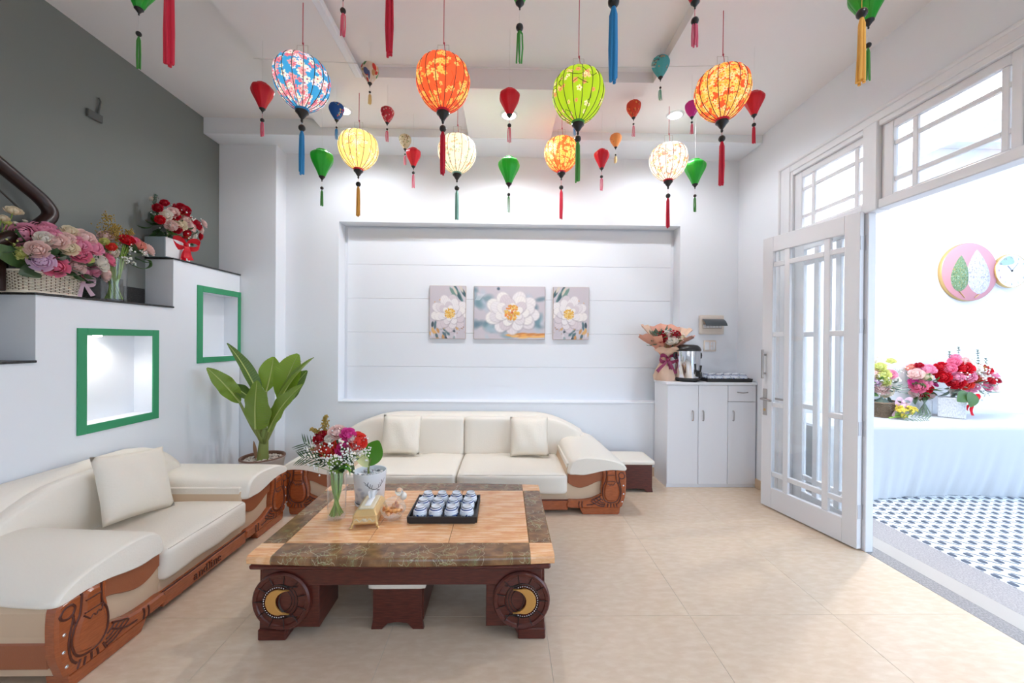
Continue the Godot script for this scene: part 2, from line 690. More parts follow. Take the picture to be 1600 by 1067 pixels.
func make_materials():
	var SX := FastNoiseLite.TYPE_SIMPLEX_SMOOTH
	var tri := {"uv1_triplanar": true, "uv1_world_triplanar": true}
	mat("wall", rgb8(235, 238, 243), 0.85)
	mat("ceiling", rgb8(234, 230, 230), 0.9)
	mat("grey_wall", rgb8(124, 128, 124), 0.8)
	mat("grout", rgb8(205, 196, 182), 0.8)
	var fl := noise_tex(SX, 0.02, [[0.0, rgb8(216, 191, 164)], [0.5, rgb8(221, 198, 172)], [1.0, rgb8(227, 207, 184)]], 512, 0, 4, 30.0)
	mat("tile", Color.WHITE, 0.2, 0, {"albedo_texture": fl, "uv1_triplanar": true, "uv1_world_triplanar": true, "uv1_scale": Vector3(0.9, 0.9, 2.3)})
	mat("granite", Color.WHITE, 0.45, 0, {"albedo_texture": noise_tex(FastNoiseLite.TYPE_CELLULAR, 0.09, [[0.0, rgb8(110, 104, 102)], [0.35, rgb8(160, 152, 148)], [1.0, rgb8(186, 178, 174)]]), "uv1_scale": Vector3(2.2, 2.2, 2.2)}.merged(tri))
	mat("granite_dark", Color.WHITE, 0.45, 0, {"albedo_texture": noise_tex(FastNoiseLite.TYPE_CELLULAR, 0.09, [[0.0, rgb8(96, 92, 90)], [0.4, rgb8(142, 136, 133)], [1.0, rgb8(172, 165, 160)]]), "uv1_scale": Vector3(2.2, 2.2, 2.2)}.merged(tri))
	mat("black_stone", Color.WHITE, 0.25, 0, {"albedo_texture": noise_tex(FastNoiseLite.TYPE_CELLULAR, 0.06, [[0.0, rgb8(30, 30, 30)], [0.6, rgb8(52, 50, 49)], [1.0, rgb8(86, 82, 80)]]), "uv1_scale": Vector3(4, 4, 4)}.merged(tri))
	mat("cream_stone", rgb8(178, 170, 160), 0.35)
	mat("green_paint", rgb8(56, 152, 104), 0.55)
	mat("frame_paint", rgb8(228, 228, 231), 0.45)
	mat("pane", Color(0.9, 0.97, 0.98, 0.06), 0.02, 0, {"transparency": BaseMaterial3D.TRANSPARENCY_ALPHA})
	mat("steel", rgb8(176, 170, 166), 0.35, 0.9)
	mat("chrome", rgb8(225, 226, 230), 0.08, 1.0)
	mat("brass", rgb8(204, 170, 112), 0.35, 0.85)
	var lea := noise_tex(SX, 0.05, [], 512, 4.0, 3)
	mat("leather", rgb8(240, 231, 217), 0.42, 0, {"normal_enabled": true, "normal_texture": lea, "normal_scale": 0.25, "uv1_scale": Vector3(3, 3, 3)}.merged(tri))
	mat("seam", rgb8(206, 194, 178), 0.6)
	mat("beige_fabric", rgb8(212, 184, 154), 0.7)
	mat("brown_leather", rgb8(158, 92, 60), 0.38, 0, {"normal_enabled": true, "normal_texture": lea, "normal_scale": 0.25, "uv1_scale": Vector3(5, 5, 5)}.merged(tri))
	mat("pillow", rgb8(242, 232, 216), 0.55, 0, {"normal_enabled": true, "normal_texture": lea, "normal_scale": 0.3, "uv1_scale": Vector3(2, 2, 2)}.merged(tri))
	var grain := noise_tex(SX, 0.03, [[0.0, rgb8(146, 72, 36)], [0.5, rgb8(162, 82, 42)], [1.0, rgb8(176, 94, 50)]], 256, 0, 3)
	mat("orange_wood", Color.WHITE, 0.25, 0, {"albedo_texture": grain, "uv1_scale": Vector3(2, 12, 2), "clearcoat_enabled": true, "clearcoat": 0.5, "clearcoat_roughness": 0.2}.merged(tri))
	mat("carved_line", rgb8(84, 36, 22), 0.4)
	var dgrain := noise_tex(SX, 0.03, [[0.0, rgb8(66, 26, 20)], [0.6, rgb8(92, 38, 28)], [1.0, rgb8(106, 48, 36)]], 256, 0, 3)
	mat("dark_wood", Color.WHITE, 0.3, 0, {"albedo_texture": dgrain, "uv1_scale": Vector3(1.5, 14, 1.5)}.merged(tri))
	mat("dark_line", rgb8(40, 18, 15), 0.4)
	var peach := noise_tex(SX, 0.012, [[0.25, rgb8(228, 160, 108)], [0.42, rgb8(244, 190, 140)], [0.5, rgb8(234, 170, 116)], [0.6, rgb8(246, 196, 146)], [0.75, rgb8(250, 206, 162)]], 512, 0, 5, 30.0)
	mat("peach_stone", Color.WHITE, 0.16, 0, {"albedo_texture": peach, "uv1_scale": Vector3(0.8, 1.2, 6.0)}.merged(tri))
	mat("vein_stone", Color.WHITE, 0.16, 0, {"albedo_texture": vein_marble(), "uv1_scale": Vector3(1.7, 1.7, 3.0)}.merged(tri))
	mat("white_board", rgb8(233, 233, 236), 0.45)
	mat("gap", rgb8(120, 112, 104), 0.9)
	mat("black_plastic", rgb8(38, 37, 36), 0.35)
	mat("tray_black", rgb8(36, 32, 31), 0.45)
	mat("glass", Color(0.97, 0.99, 0.98, 0.04), 0.02, 0, {"refraction_enabled": true, "refraction_scale": 0.05})
	mat("thin_glass", Color(0.93, 0.97, 0.95, 0.10), 0.03, 0, {"transparency": BaseMaterial3D.TRANSPARENCY_ALPHA})
	mat("vase_glass", Color(0.95, 0.98, 0.96, 0.02), 0.02, 0, {"transparency": BaseMaterial3D.TRANSPARENCY_ALPHA})
	mat("water", Color(0.9, 0.96, 0.9, 0.12), 0.02, 0, {"transparency": BaseMaterial3D.TRANSPARENCY_ALPHA})
	mat("porcelain", rgb8(236, 238, 242), 0.12)
	for k in 3:
		mat("cup_paint_%d" % k, Color.WHITE, 0.12, 0, {"albedo_texture": cup_paint(20 + k)})
	mat("deer_pot", Color.WHITE, 0.5, 0, {"albedo_texture": deer_print()})
	mat("pebble", rgb8(200, 202, 206), 0.5)
	mat("soil", rgb8(120, 104, 88), 0.9)
	mat("clay_rim", rgb8(122, 86, 70), 0.6)
	mat("white_pot", rgb8(214, 206, 200), 0.5)
	var lf := {"backlight": Color(0.35, 0.42, 0.12)}
	mat("banana_leaf", rgb8(112, 138, 44), 0.4, 0, lf)
	mat("banana_leaf_bright", rgb8(132, 164, 40), 0.4, 0, lf)
	mat("banana_leaf_dark", rgb8(70, 96, 38), 0.4, 0, lf)
	mat("leaf_rib", rgb8(178, 190, 110), 0.5)
	mat("stalk", rgb8(128, 138, 70), 0.5)
	mat("leaf_green", rgb8(62, 92, 44), 0.5, 0, lf)
	mat("leaf_dark", rgb8(44, 66, 40), 0.5, 0, lf)
	mat("leaf_grey", rgb8(104, 122, 108), 0.6, 0, lf)
	mat("leaf_fresh", rgb8(76, 136, 40), 0.3, 0, lf)
	mat("leaf_stripe", rgb8(176, 196, 60), 0.4, 0, lf)
	mat("leaf_pale", rgb8(206, 208, 150), 0.5, 0, lf)
	mat("flower_stem", rgb8(128, 164, 66), 0.5)
	var pet := {"backlight": Color(0.75, 0.75, 0.75)}
	for e in [["red", 196, 22, 40], ["dark_red", 150, 12, 34], ["coral", 232, 74, 62], ["pink", 240, 166, 192], ["hot_pink", 222, 76, 160], ["blush", 246, 216, 210], ["white", 244, 238, 228], ["cream", 240, 228, 202], ["salmon", 236, 160, 144], ["lilac", 236, 206, 230], ["rose_pink", 240, 134, 166], ["lime", 214, 216, 140]]:
		mat("petal_" + e[0], rgb8(e[1], e[2], e[3]), 0.55, 0, pet)
	mat("tiny_white", rgb8(240, 240, 234), 0.6)
	mat("gold_plume", rgb8(170, 142, 66), 0.7)
	mat("yellow_bloom", rgb8(222, 196, 70), 0.6)
	mat("ribbon_red", rgb8(222, 24, 44), 0.3, 0, pet)
	mat("ribbon_pink", rgb8(238, 204, 222), 0.3, 0, pet)
	mat("ribbon_plum", rgb8(150, 48, 92), 0.4)
	mat("wrap_paper", rgb8(232, 196, 170), 0.6, 0, {"backlight": Color(0.25, 0.25, 0.25)})
	mat("wrap_pink", rgb8(228, 164, 140), 0.6, 0, {"backlight": Color(0.25, 0.25, 0.25)})
	mat("wicker", rgb8(238, 227, 208), 0.6)
	mat("dark_wicker", rgb8(120, 100, 80), 0.8)  # darker wicker: stakes, basket bottoms and the dark porch basket
	mat("handrail", rgb8(40, 16, 13), 0.3)
	mat("box_grey", rgb8(150, 166, 172), 0.5)
	mat("box_white", rgb8(222, 222, 222), 0.5)
	mat("gold_metal", rgb8(224, 190, 132), 0.32, 0.55, {"normal_enabled": true, "normal_texture": noise_tex(FastNoiseLite.TYPE_CELLULAR, 0.05, [], 256, 6.0, 2), "normal_scale": 1.2, "uv1_scale": Vector3(14, 14, 14)}.merged(tri))
	mat("gold_lace", rgb8(226, 214, 186), 0.5, 0.2, {"normal_enabled": true, "normal_texture": noise_tex(FastNoiseLite.TYPE_CELLULAR, 0.05, [], 256, 6.0, 2), "normal_scale": 1.2, "uv1_scale": Vector3(14, 14, 14)}.merged(tri))
	mat("tissue", rgb8(242, 242, 244), 0.8, 0, {"backlight": Color(0.3, 0.3, 0.3)})
	mat("candy", rgb8(236, 170, 104), 0.35)
	mat("candy_dark", rgb8(204, 122, 66), 0.35)
	mat("ivory_plastic", rgb8(228, 216, 204), 0.45)
	mat("grey_cover", Color(0.28, 0.30, 0.31), 0.3)
	mat("cloth_white", rgb8(196, 197, 199), 0.75)
	mat("lamp_face", rgb8(255, 252, 246), 0.5, 0, {"emission_enabled": true, "emission": rgb8(255, 250, 242), "emission_energy_multiplier": 6.0})
	mat("cap_black", rgb8(28, 25, 24), 0.3)
	mat("rib_wire", rgb8(46, 40, 34), 0.5)
	mat("wire", rgb8(196, 186, 180), 0.4, 0.5)
	mat("white_cord", rgb8(224, 222, 220), 0.6)
	mat("cord_pink", rgb8(196, 70, 88), 0.7)
	for e in [["red", 206, 26, 58], ["pink", 224, 104, 132], ["blue", 38, 136, 196], ["green", 78, 158, 74], ["gold", 244, 182, 84], ["cream", 240, 214, 150], ["teal", 132, 186, 172]]:
		mat("tassel_" + e[0], rgb8(e[1], e[2], e[3]), 0.7, 0, {"backlight": Color(0.3, 0.3, 0.3)})
	var silk := {"backlight": Color(0.55, 0.55, 0.55)}
	mat("silk_green", rgb8(42, 172, 52), 0.32, 0, silk)
	mat("silk_red", rgb8(214, 22, 44), 0.32, 0, silk)
	var lit := {"backlight": Color(1, 1, 1)}
	var pr := {
		"blue_blossom": print_cloth(rgb8(64, 166, 224), [rgb8(252, 238, 240), rgb8(246, 168, 172), rgb8(250, 246, 226), rgb8(240, 126, 142)], rgb8(214, 70, 80), Color(0, 0, 0, 0), 60, 9, 12, 11),
		"orange_blossom": print_cloth(rgb8(244, 108, 66), [rgb8(255, 226, 140), rgb8(255, 214, 112)], rgb8(240, 150, 60), rgb8(190, 80, 40), 62, 4, 10, 12),
		"lime_branch": print_cloth(rgb8(180, 212, 50), [rgb8(246, 206, 176), rgb8(250, 240, 220), rgb8(240, 150, 130)], rgb8(214, 90, 70), rgb8(52, 66, 30), 44, 4, 10, 13),
		"orange_full": print_cloth(rgb8(242, 102, 60), [rgb8(255, 226, 130), rgb8(255, 206, 96), rgb8(255, 236, 190)], rgb8(226, 110, 40), Color(0, 0, 0, 0), 90, 7, 12, 14),
		"yellow_blossom": print_cloth(rgb8(250, 222, 150), [rgb8(255, 248, 232), rgb8(252, 232, 196)], rgb8(226, 110, 90), rgb8(150, 110, 70), 60, 6, 9, 15),
		"cream_blossom": print_cloth(rgb8(250, 238, 210), [rgb8(246, 176, 150), rgb8(252, 244, 230), rgb8(150, 190, 176)], rgb8(214, 90, 90), Color(0, 0, 0, 0), 110, 6, 8, 16, rgb8(130, 176, 130)),
		"orange_pale": print_cloth(rgb8(246, 124, 66), [rgb8(255, 232, 150), rgb8(255, 220, 120)], rgb8(236, 140, 60), Color(0, 0, 0, 0), 64, 6, 11, 17),
		"white_blossom": print_cloth(rgb8(252, 246, 236), [rgb8(244, 150, 140), rgb8(250, 196, 140), rgb8(250, 220, 200)], rgb8(196, 70, 70), rgb8(120, 90, 60), 70, 5, 9, 18, rgb8(150, 150, 90)),
		"peach_script": print_cloth(rgb8(246, 164, 90), [rgb8(236, 110, 70), rgb8(250, 196, 130)], rgb8(90, 50, 40), rgb8(40, 34, 34), 10, 4, 10, 19),
		"deep_blue": print_cloth(rgb8(26, 88, 166), [rgb8(226, 70, 90), rgb8(240, 196, 90), rgb8(70, 146, 210)], rgb8(240, 220, 120), Color(0, 0, 0, 0), 12, 5, 13, 20),
		"crimson": print_cloth(rgb8(196, 36, 56), [rgb8(236, 196, 190), rgb8(150, 60, 60), rgb8(226, 120, 120)], rgb8(90, 50, 40), Color(0, 0, 0, 0), 26, 7, 11, 21),
		"magenta": print_cloth(rgb8(214, 46, 150), [rgb8(236, 110, 186), rgb8(196, 30, 130)], rgb8(250, 190, 220), Color(0, 0, 0, 0), 16, 5, 11, 22),
		"sage": print_cloth(rgb8(214, 204, 172), [rgb8(120, 140, 76), rgb8(236, 230, 214), rgb8(150, 120, 80)], rgb8(90, 80, 50), rgb8(80, 90, 50), 20, 6, 12, 23),
		"teal": print_cloth(rgb8(80, 172, 178), [rgb8(90, 84, 92), rgb8(150, 190, 190), rgb8(200, 150, 110)], rgb8(60, 50, 60), rgb8(50, 50, 60), 14, 5, 11, 24),
		"ember": print_cloth(rgb8(226, 70, 40), [rgb8(240, 150, 70), rgb8(170, 50, 36)], rgb8(250, 200, 120), Color(0, 0, 0, 0), 20, 5, 12, 25),
		"patchwork": patch_cloth([rgb8(226, 210, 190), rgb8(214, 62, 48), rgb8(70, 130, 76), rgb8(84, 96, 140), rgb8(230, 224, 216), rgb8(200, 150, 100)], 26),
	}
	for k in pr:
		mat("cloth_" + k, Color.WHITE, 0.6, 0, {"albedo_texture": pr[k]}.merged(lit if k.ends_with("blossom") or k.ends_with("branch") or k.ends_with("full") or k.ends_with("pale") else silk))

# ---------- the room ----------
const XL := -2.77     # face of the stair parapet
const XW := -3.0      # grey stairwell wall
const XR := 2.6       # inner face of the door wall
const ZB := -4.25     # back wall
const ZP := -4.07     # face of the pier left of it
const ZO := -4.25     # porch wall
const ZF := 2.3       # wall behind the camera

func spot(at: Vector3, energy: float, col: Color, angle := 70.0, size := 0.04):
	var l := SpotLight3D.new()
	l.name = numbered("lamp_light")
	l.position = at
	l.rotation.x = -PI / 2
	l.light_energy = energy
	l.light_color = col
	l.spot_angle = angle
	l.spot_angle_attenuation = 0.6
	l.spot_range = 12
	l.spot_attenuation = 2
	l.light_size = size
	l.shadow_enabled = true
	add_child(l, true)

func omni(at: Vector3, energy: float, col: Color, size := 0.04):
	var l := OmniLight3D.new()
	l.name = numbered("lamp_light")
	l.position = at
	l.light_energy = energy
	l.light_color = col
	l.omni_range = 12
	l.omni_attenuation = 2
	l.light_size = size
	l.shadow_enabled = true
	add_child(l, true)

func build_shell():
	# floor: large polished tiles over a grout bed
	var fl := setting("floor", "pale beige polished tile floor with faint diagonal streaks")
	part(fl, "grout_bed", bx(XW - 0.2, XR, -0.2, -0.0015, ZB - 0.1, ZF, 0), M.grout)
	for i in range(-4, 5):
		for j in range(-3, 4):
			var x0: float = maxf(0.225 + 0.798 * i, XW)
			var x1: float = minf(0.225 + 0.798 * (i + 1), XR)
			var z0: float = maxf(-2.08 + 0.81 * (j - 0), ZB)
			var z1: float = minf(-2.08 + 0.81 * (j + 1), ZF)
			if x1 - x0 < 0.02 or z1 - z0 < 0.02:
				continue
			part(fl, "tile", bx(x0 + 0.0009, x1 - 0.0009, -0.02, 0, z0 + 0.0009, z1 - 0.0009, 0.0006), M.tile)
	# back wall with its shallow boarded recess
	var nx0 := -1.83
	var nx1 := 1.945
	var ny0 := 0.806
	var ny1 := 2.785
	var s := S()
	box(s, V(-2.41, -0.1, ZB - 0.3), V(nx0, 3.9, ZB))
	box(s, V(nx1, -0.1, ZB - 0.3), V(XR + 0.3, 3.9, ZB))
	box(s, V(nx0, ny1, ZB - 0.3), V(nx1, 3.9, ZB))
	box(s, V(nx0, -0.1, ZB - 0.3), V(nx1, ny0, ZB))
	box(s, V(nx0, ny0, ZB - 0.3), V(nx1, ny1, ZB - 0.17))
	var wb := struct("wall_back", "white back wall with a wide shallow boarded recess", s, M.wall)
	var cuts := [ny0, 1.19, 1.576, 1.962, 2.348, ny1 - 0.02]
	for k in 5:
		part(wb, "board", bx(nx0 + 0.035, nx1 - 0.035, cuts[k] + 0.0008, cuts[k + 1] - 0.0008, ZB - 0.172, ZB - 0.15, 0.003), M.wall)
	part(wb, "sill", bx(nx0 + 0.004, nx1 - 0.004, ny0 - 0.002, ny0 + 0.014, ZB - 0.168, ZB + 0.006, 0.004), M.wall)
	struct("wall_pier", "white pier in the corner left of the back wall", bx(XW, -2.405, -0.1, 3.6, ZB - 0.3, ZP, 0.004), M.wall)
	struct("wall_left", "grey painted wall of the stairwell", bx(XW - 0.25, XW, -0.2, 3.95, ZB - 0.3, ZF), M.grey_wall)
	# wall behind the camera; its unseen window is sized to light camera-facing sides
	s = S()
	box(s, V(XW - 0.25, -0.2, ZF), V(-1.7, 3.95, ZF + 0.2))
	box(s, V(1.5, -0.2, ZF), V(XR + 0.2, 3.95, ZF + 0.2))
	box(s, V(-1.7, -0.2, ZF), V(1.5, 0.6, ZF + 0.2))
	box(s, V(-1.7, 2.5, ZF), V(1.5, 3.95, ZF + 0.2))
	struct("wall_front", "unseen white wall behind the camera with an opening for front light", s, M.wall)
	var wf := setting("unseen_window_1", "unseen window behind the camera, placed to light the room from the front")
	for x in [-1.7, -0.65, 0.4, 1.45]:
		part(wf, "bar", bx(x, x + 0.05, 0.6, 2.5, ZF + 0.06, ZF + 0.12, 0.004), M.frame_paint)
	part(wf, "pane", bx(-1.7, 1.5, 0.6, 2.5, ZF + 0.085, ZF + 0.09), M.pane)
	# ceiling: a dropped frame round a shallow tray, a lower box and a beam along the back wall
	var ce := setting("ceiling", "white ceiling with a dropped frame round a shallow tray")
	part(ce, "slab", bx(XW - 0.25, XR + 0.25, 3.74, 3.95, ZB - 0.3, ZF + 0.2), M.ceiling)
	part(ce, "side_panel", bx(XW, -1.85, 3.68, 3.75, ZB, ZF), M.ceiling)
	s = S()
	var zt := -3.11
	var zn := -0.3
	box(s, V(-1.85, 3.60, -3.9), V(XR, 3.745, zt))
	box(s, V(-1.85, 3.60, zt), V(-1.19, 3.745, zn))
	box(s, V(1.19, 3.60, zt), V(XR, 3.745, zn))
	box(s, V(-1.85, 3.60, zn), V(XR, 3.745, ZF))
	part(ce, "dropped_frame", s, M.ceiling)
	part(ce, "tray_panel", bx(-1.2, 1.2, 3.685, 3.743, zt - 0.01, zn + 0.01), M.ceiling)
	part(ce, "tray_lip", bx(-1.215, -1.165, 3.594, 3.64, zt + 0.0, zn, 0.004), M.wall)
	part(ce, "lowered_box", bx(-0.38, 0.445, 3.525, 3.74, -3.9, zt + 0.005, 0.003), M.ceiling)
	struct("trim_1", "white beam that runs along the top of the back wall", bx(XW, XR, 3.52, 3.745, ZB - 0.1, -3.86, 0.003), M.wall)
	# skirting
	struct("baseboard_back", "beige tiled skirting along the back wall", bx(-2.4, XR, 0, 0.095, ZB, ZB + 0.012, 0.003), M.beige_fabric)
	struct("baseboard_right", "beige tiled skirting beside the door wall", bx(XR - 0.012, XR, 0, 0.095, ZB, -3.59, 0.003), M.beige_fabric)
	build_stair_wall()
	# downlights: three over the back wall, then five added out of view as fill
	var spots := [[V(-1.50, 3.60, -3.56), "round recessed downlight over the blue printed lantern"], [V(0.02, 3.525, -3.46), "round recessed downlight in the lowered box, behind a red silk lantern"], [V(1.56, 3.60, -3.54), "round recessed downlight beside the small magenta lantern"],
		[V(-1.52, 3.60, -0.75), "added fill downlight left of the tray, out of view"], [V(1.56, 3.60, -0.75), "added fill downlight right of the tray, out of view"],
		[V(-1.52, 3.60, 0.95), "added fill downlight behind the camera on the stair side"], [V(0.02, 3.60, 0.95), "added fill downlight behind the camera in the middle"], [V(1.56, 3.60, 0.95), "added fill downlight behind the camera on the door side"]]
	for k in spots.size():
		var at: Vector3 = spots[k][0]
		var d := thing("downlight", spots[k][1], "downlight", at, 0, "recessed downlights in the ceiling")
		s = S()
		lathe(s, [Vector2(0.058, -0.002), Vector2(0.060, -0.010), Vector2(0.072, -0.010), Vector2(0.080, -0.004), Vector2(0.080, 0.0)], 28)
		part(d, "rim", s, M.frame_paint)
		s = S()
		lathe(s, [Vector2(0.0, -0.005), Vector2(0.058, -0.005), Vector2(0.058, 0.0)], 28)
		part(d, "lamp_face", s, M.lamp_face)
		spot(at - V(0, 0.02, 0), [0.33, 0.60, 0.33, 0.06, 0.16, 0.03, 0.08, 0.16][k], rgb8(244, 248, 255), 80.0, 0.05)

func build_stair_wall():
	# the thick white parapet that steps up with the stair, hollowed by two niches
	var poly := PackedVector2Array([Vector2(4.06, -0.1), Vector2(4.06, 2.15), Vector2(3.256, 2.15), Vector2(3.256, 1.745), Vector2(2.317, 1.745), Vector2(2.317, 1.345), Vector2(-ZF, 1.345), Vector2(-ZF, -0.1)])
	var c := CSGCombiner3D.new()
	c.name = "wall_stair"
	var body := CSGPolygon3D.new()
	body.name = "body"
	body.polygon = poly
	body.depth = XL - XW
	body.transform = Transform3D(Basis(V(0, 0, -1), V(0, 1, 0), V(1, 0, 0)), V(XL, 0, 0))
	body.material = M.wall
	c.add_child(body)
	for nb in [[2.592, 3.068, 0.913, 1.510], [3.565, 4.03, 1.32, 1.92]]:
		var h := CSGBox3D.new()
		h.name = "niche"
		h.operation = CSGShape3D.OPERATION_SUBTRACTION
		h.size = V(0.28, nb[3] - nb[2], nb[1] - nb[0])
		h.position = V(XL, (nb[2] + nb[3]) / 2, -(nb[0] + nb[1]) / 2)
		h.material = M.wall
		c.add_child(h)
	add_child(c)
	c.set_meta("kind", "structure")
	c.set_meta("label", "thick white parapet that steps up beside the stair")
	# green frames round the niches
	var fr := [[2.535, 3.120, 0.856, 1.557, "green frame round the lower niche above the armchair"], [3.502, 4.068, 1.268, 1.975, "green frame round the upper niche behind the banana plant"]]
	var inn := [[2.592, 3.068, 0.913, 1.510], [3.565, 4.03, 1.32, 1.92]]
	for k in 2:
		var f: Array = fr[k]
		var n: Array = inn[k]
		var t := thing("niche_border", f[4], "frame", V(XL, f[2], -(f[0] + f[1]) / 2), 0, "green frames on the parapet")
		var o := t.position
		for q in [[f[0], n[0], f[2], f[3]], [n[1], f[1], f[2], f[3]], [n[0], n[1], f[2], n[2]], [n[0], n[1], n[3], f[3]]]:
			var s := S()
			box(s, V(XL - 0.002, q[2], -q[1]) - o, V(XL + 0.009, q[3], -q[0]) - o, 0.002)
			part(t, "frame_strip", s, M.green_paint)
	# black stone cappings
	for e in [[-ZF, 2.317, 1.345], [2.317, 3.256, 1.745], [3.256, 4.06, 2.15]]:
		struct("trim_2", "black stone capping on the stair parapet", bx(XW, XL + 0.012, e[2], e[2] + 0.014, -e[1], -e[0] + (0.012 if e[0] > 0 else 0.0), 0.003), M.black_stone)
	# stone skirting of the stair on the grey wall
	var sk := setting("trim_3", "dark granite skirting that steps along the stairwell wall")
	for e in [[2.36, 2.58, 0.30], [2.583, 2.93, 0.25], [2.933, 3.06, 0.19], [3.063, 3.24, 0.14]]:
		part(sk, "slab", bx(XW, XW + 0.014, 1.76, 1.76 + e[2], -e[1], -e[0], 0.003), M.black_stone)
	# a small lamp in the roof of the lower niche
	var d := thing("niche_lamp", "small round lamp under the top of the lower green framed niche", "lamp", V(-2.83, 1.51, -2.72))
	var s := S()
	lathe(s, [Vector2(0, -0.010), Vector2(0.020, -0.010), Vector2(0.024, 0)], 18)
	part(d, "lamp_face", s, M.lamp_face)
	spot(d.position - V(0, 0.016, 0), 0.035, rgb8(255, 250, 244), 75.0, 0.02)
	# handrail and newel of the stair
	var h := thing("handrail", "dark glossy wooden handrail that curls round above the flower basket", "handrail", V(-2.92, 1.76, -2.3))
	s = S()
	var o := h.position
	tube(s, smooth_line([V(-2.95, 2.92, -1.75) - o, V(-2.94, 2.62, -2.10) - o, V(-2.93, 2.44, -2.36) - o, V(-2.92, 2.355, -2.475) - o, V(-2.905, 2.28, -2.505) - o, V(-2.895, 2.20, -2.45) - o, V(-2.89, 2.12, -2.36) - o, V(-2.885, 2.06, -2.27) - o, V(-2.88, 2.00, -2.18) - o], 6), 0.038, 14)
	part(h, "rail", s, M.handrail)
	s = S()
	tube(s, [V(-2.95, 2.80, -1.75) - o, V(-2.94, 2.42, -2.2) - o, V(-2.93, 2.26, -2.38) - o], 0.005, 8)
	part(h, "bar", s, M.rib_wire)
	part(h, "newel", bx(-0.045, 0.045, 0.0, 0.19, 0.03, 0.14, 0.006), M.handrail)
	# a bracket stub on the grey wall
	var w := thing("wall_bracket", "small dark lamp bracket stub high on the grey stairwell wall", "bracket", V(XW, 3.13, -2.84))
	part(w, "plate", bx(0, 0.02, -0.055, 0.0, -0.06, 0.045, 0.004), mat("bracket_grey", rgb8(88, 90, 86), 0.6))
	s = S()
	tube(s, [V(0.012, 0.0, -0.03), V(0.014, 0.10, -0.045), V(0.014, 0.12, -0.03)], 0.006, 8)
	part(w, "arm", s, mat("bracket_grey", rgb8(88, 90, 86), 0.6))

# ---------- the door wall, its windows and the open door ----------
# a glazed leaf: width along +z, one pane in each cell of its bars
func glazing(p: Node, z0: float, z1: float, y0: float, y1: float, x: float, th: float, cols: Array, rows: Array, bar: float, skip_mid := false):
	var zs := [z0] + cols + [z1]
	var ys := [y0] + rows + [y1]
	for k in cols:
		part(p, "muntin", bx(x - th / 2, x + th / 2, y0, y1, k - bar * 0.58, k + bar * 0.58, 0.004), M.frame_paint)
	for c in zs.size() - 1:
		for r in rows.size():
			if skip_mid and c == 1 and r > 0 and r < rows.size() - 1:
				continue
			part(p, "muntin", bx(x - th / 2, x + th / 2, ys[r + 1] - bar / 2, ys[r + 1] + bar / 2, zs[c] + (bar / 2 if c > 0 else 0.0), zs[c + 1] - (bar / 2 if c < zs.size() - 2 else 0.0), 0.004), M.frame_paint)
		if skip_mid and c == 1:
			var yy := [y0, rows[0], rows[-1], y1]
			for r in 3:
				part(p, "pane", bx(x - 0.002, x + 0.002, yy[r], yy[r + 1], zs[c], zs[c + 1]), M.pane)
		else:
			for r in ys.size() - 1:
				part(p, "pane", bx(x - 0.002, x + 0.002, ys[r], ys[r + 1], zs[c], zs[c + 1]), M.pane)

func leaf_door(p: Node, x: float, z0: float, z1: float, y1: float):
	# stiles and rails round a glazed field
	var th := 0.04
	part(p, "stile", bx(x - th / 2, x + th / 2, 0.012, y1, z0, z0 + 0.105, 0.003), M.frame_paint)
	part(p, "stile", bx(x - th / 2, x + th / 2, 0.012, y1, z1 - 0.105, z1, 0.003), M.frame_paint)
	part(p, "rail", bx(x - th / 2, x + th / 2, 0.012, 0.195, z0 + 0.105, z1 - 0.105, 0.003), M.frame_paint)
	part(p, "rail", bx(x - th / 2, x + th / 2, 2.31, y1, z0 + 0.105, z1 - 0.105, 0.003), M.frame_paint)
	glazing(p, z0 + 0.105, z1 - 0.105, 0.195, 2.31, x, 0.03, [z0 + 0.235, z1 - 0.235], [0.32, 0.942, 1.571, 2.195], 0.042, true)

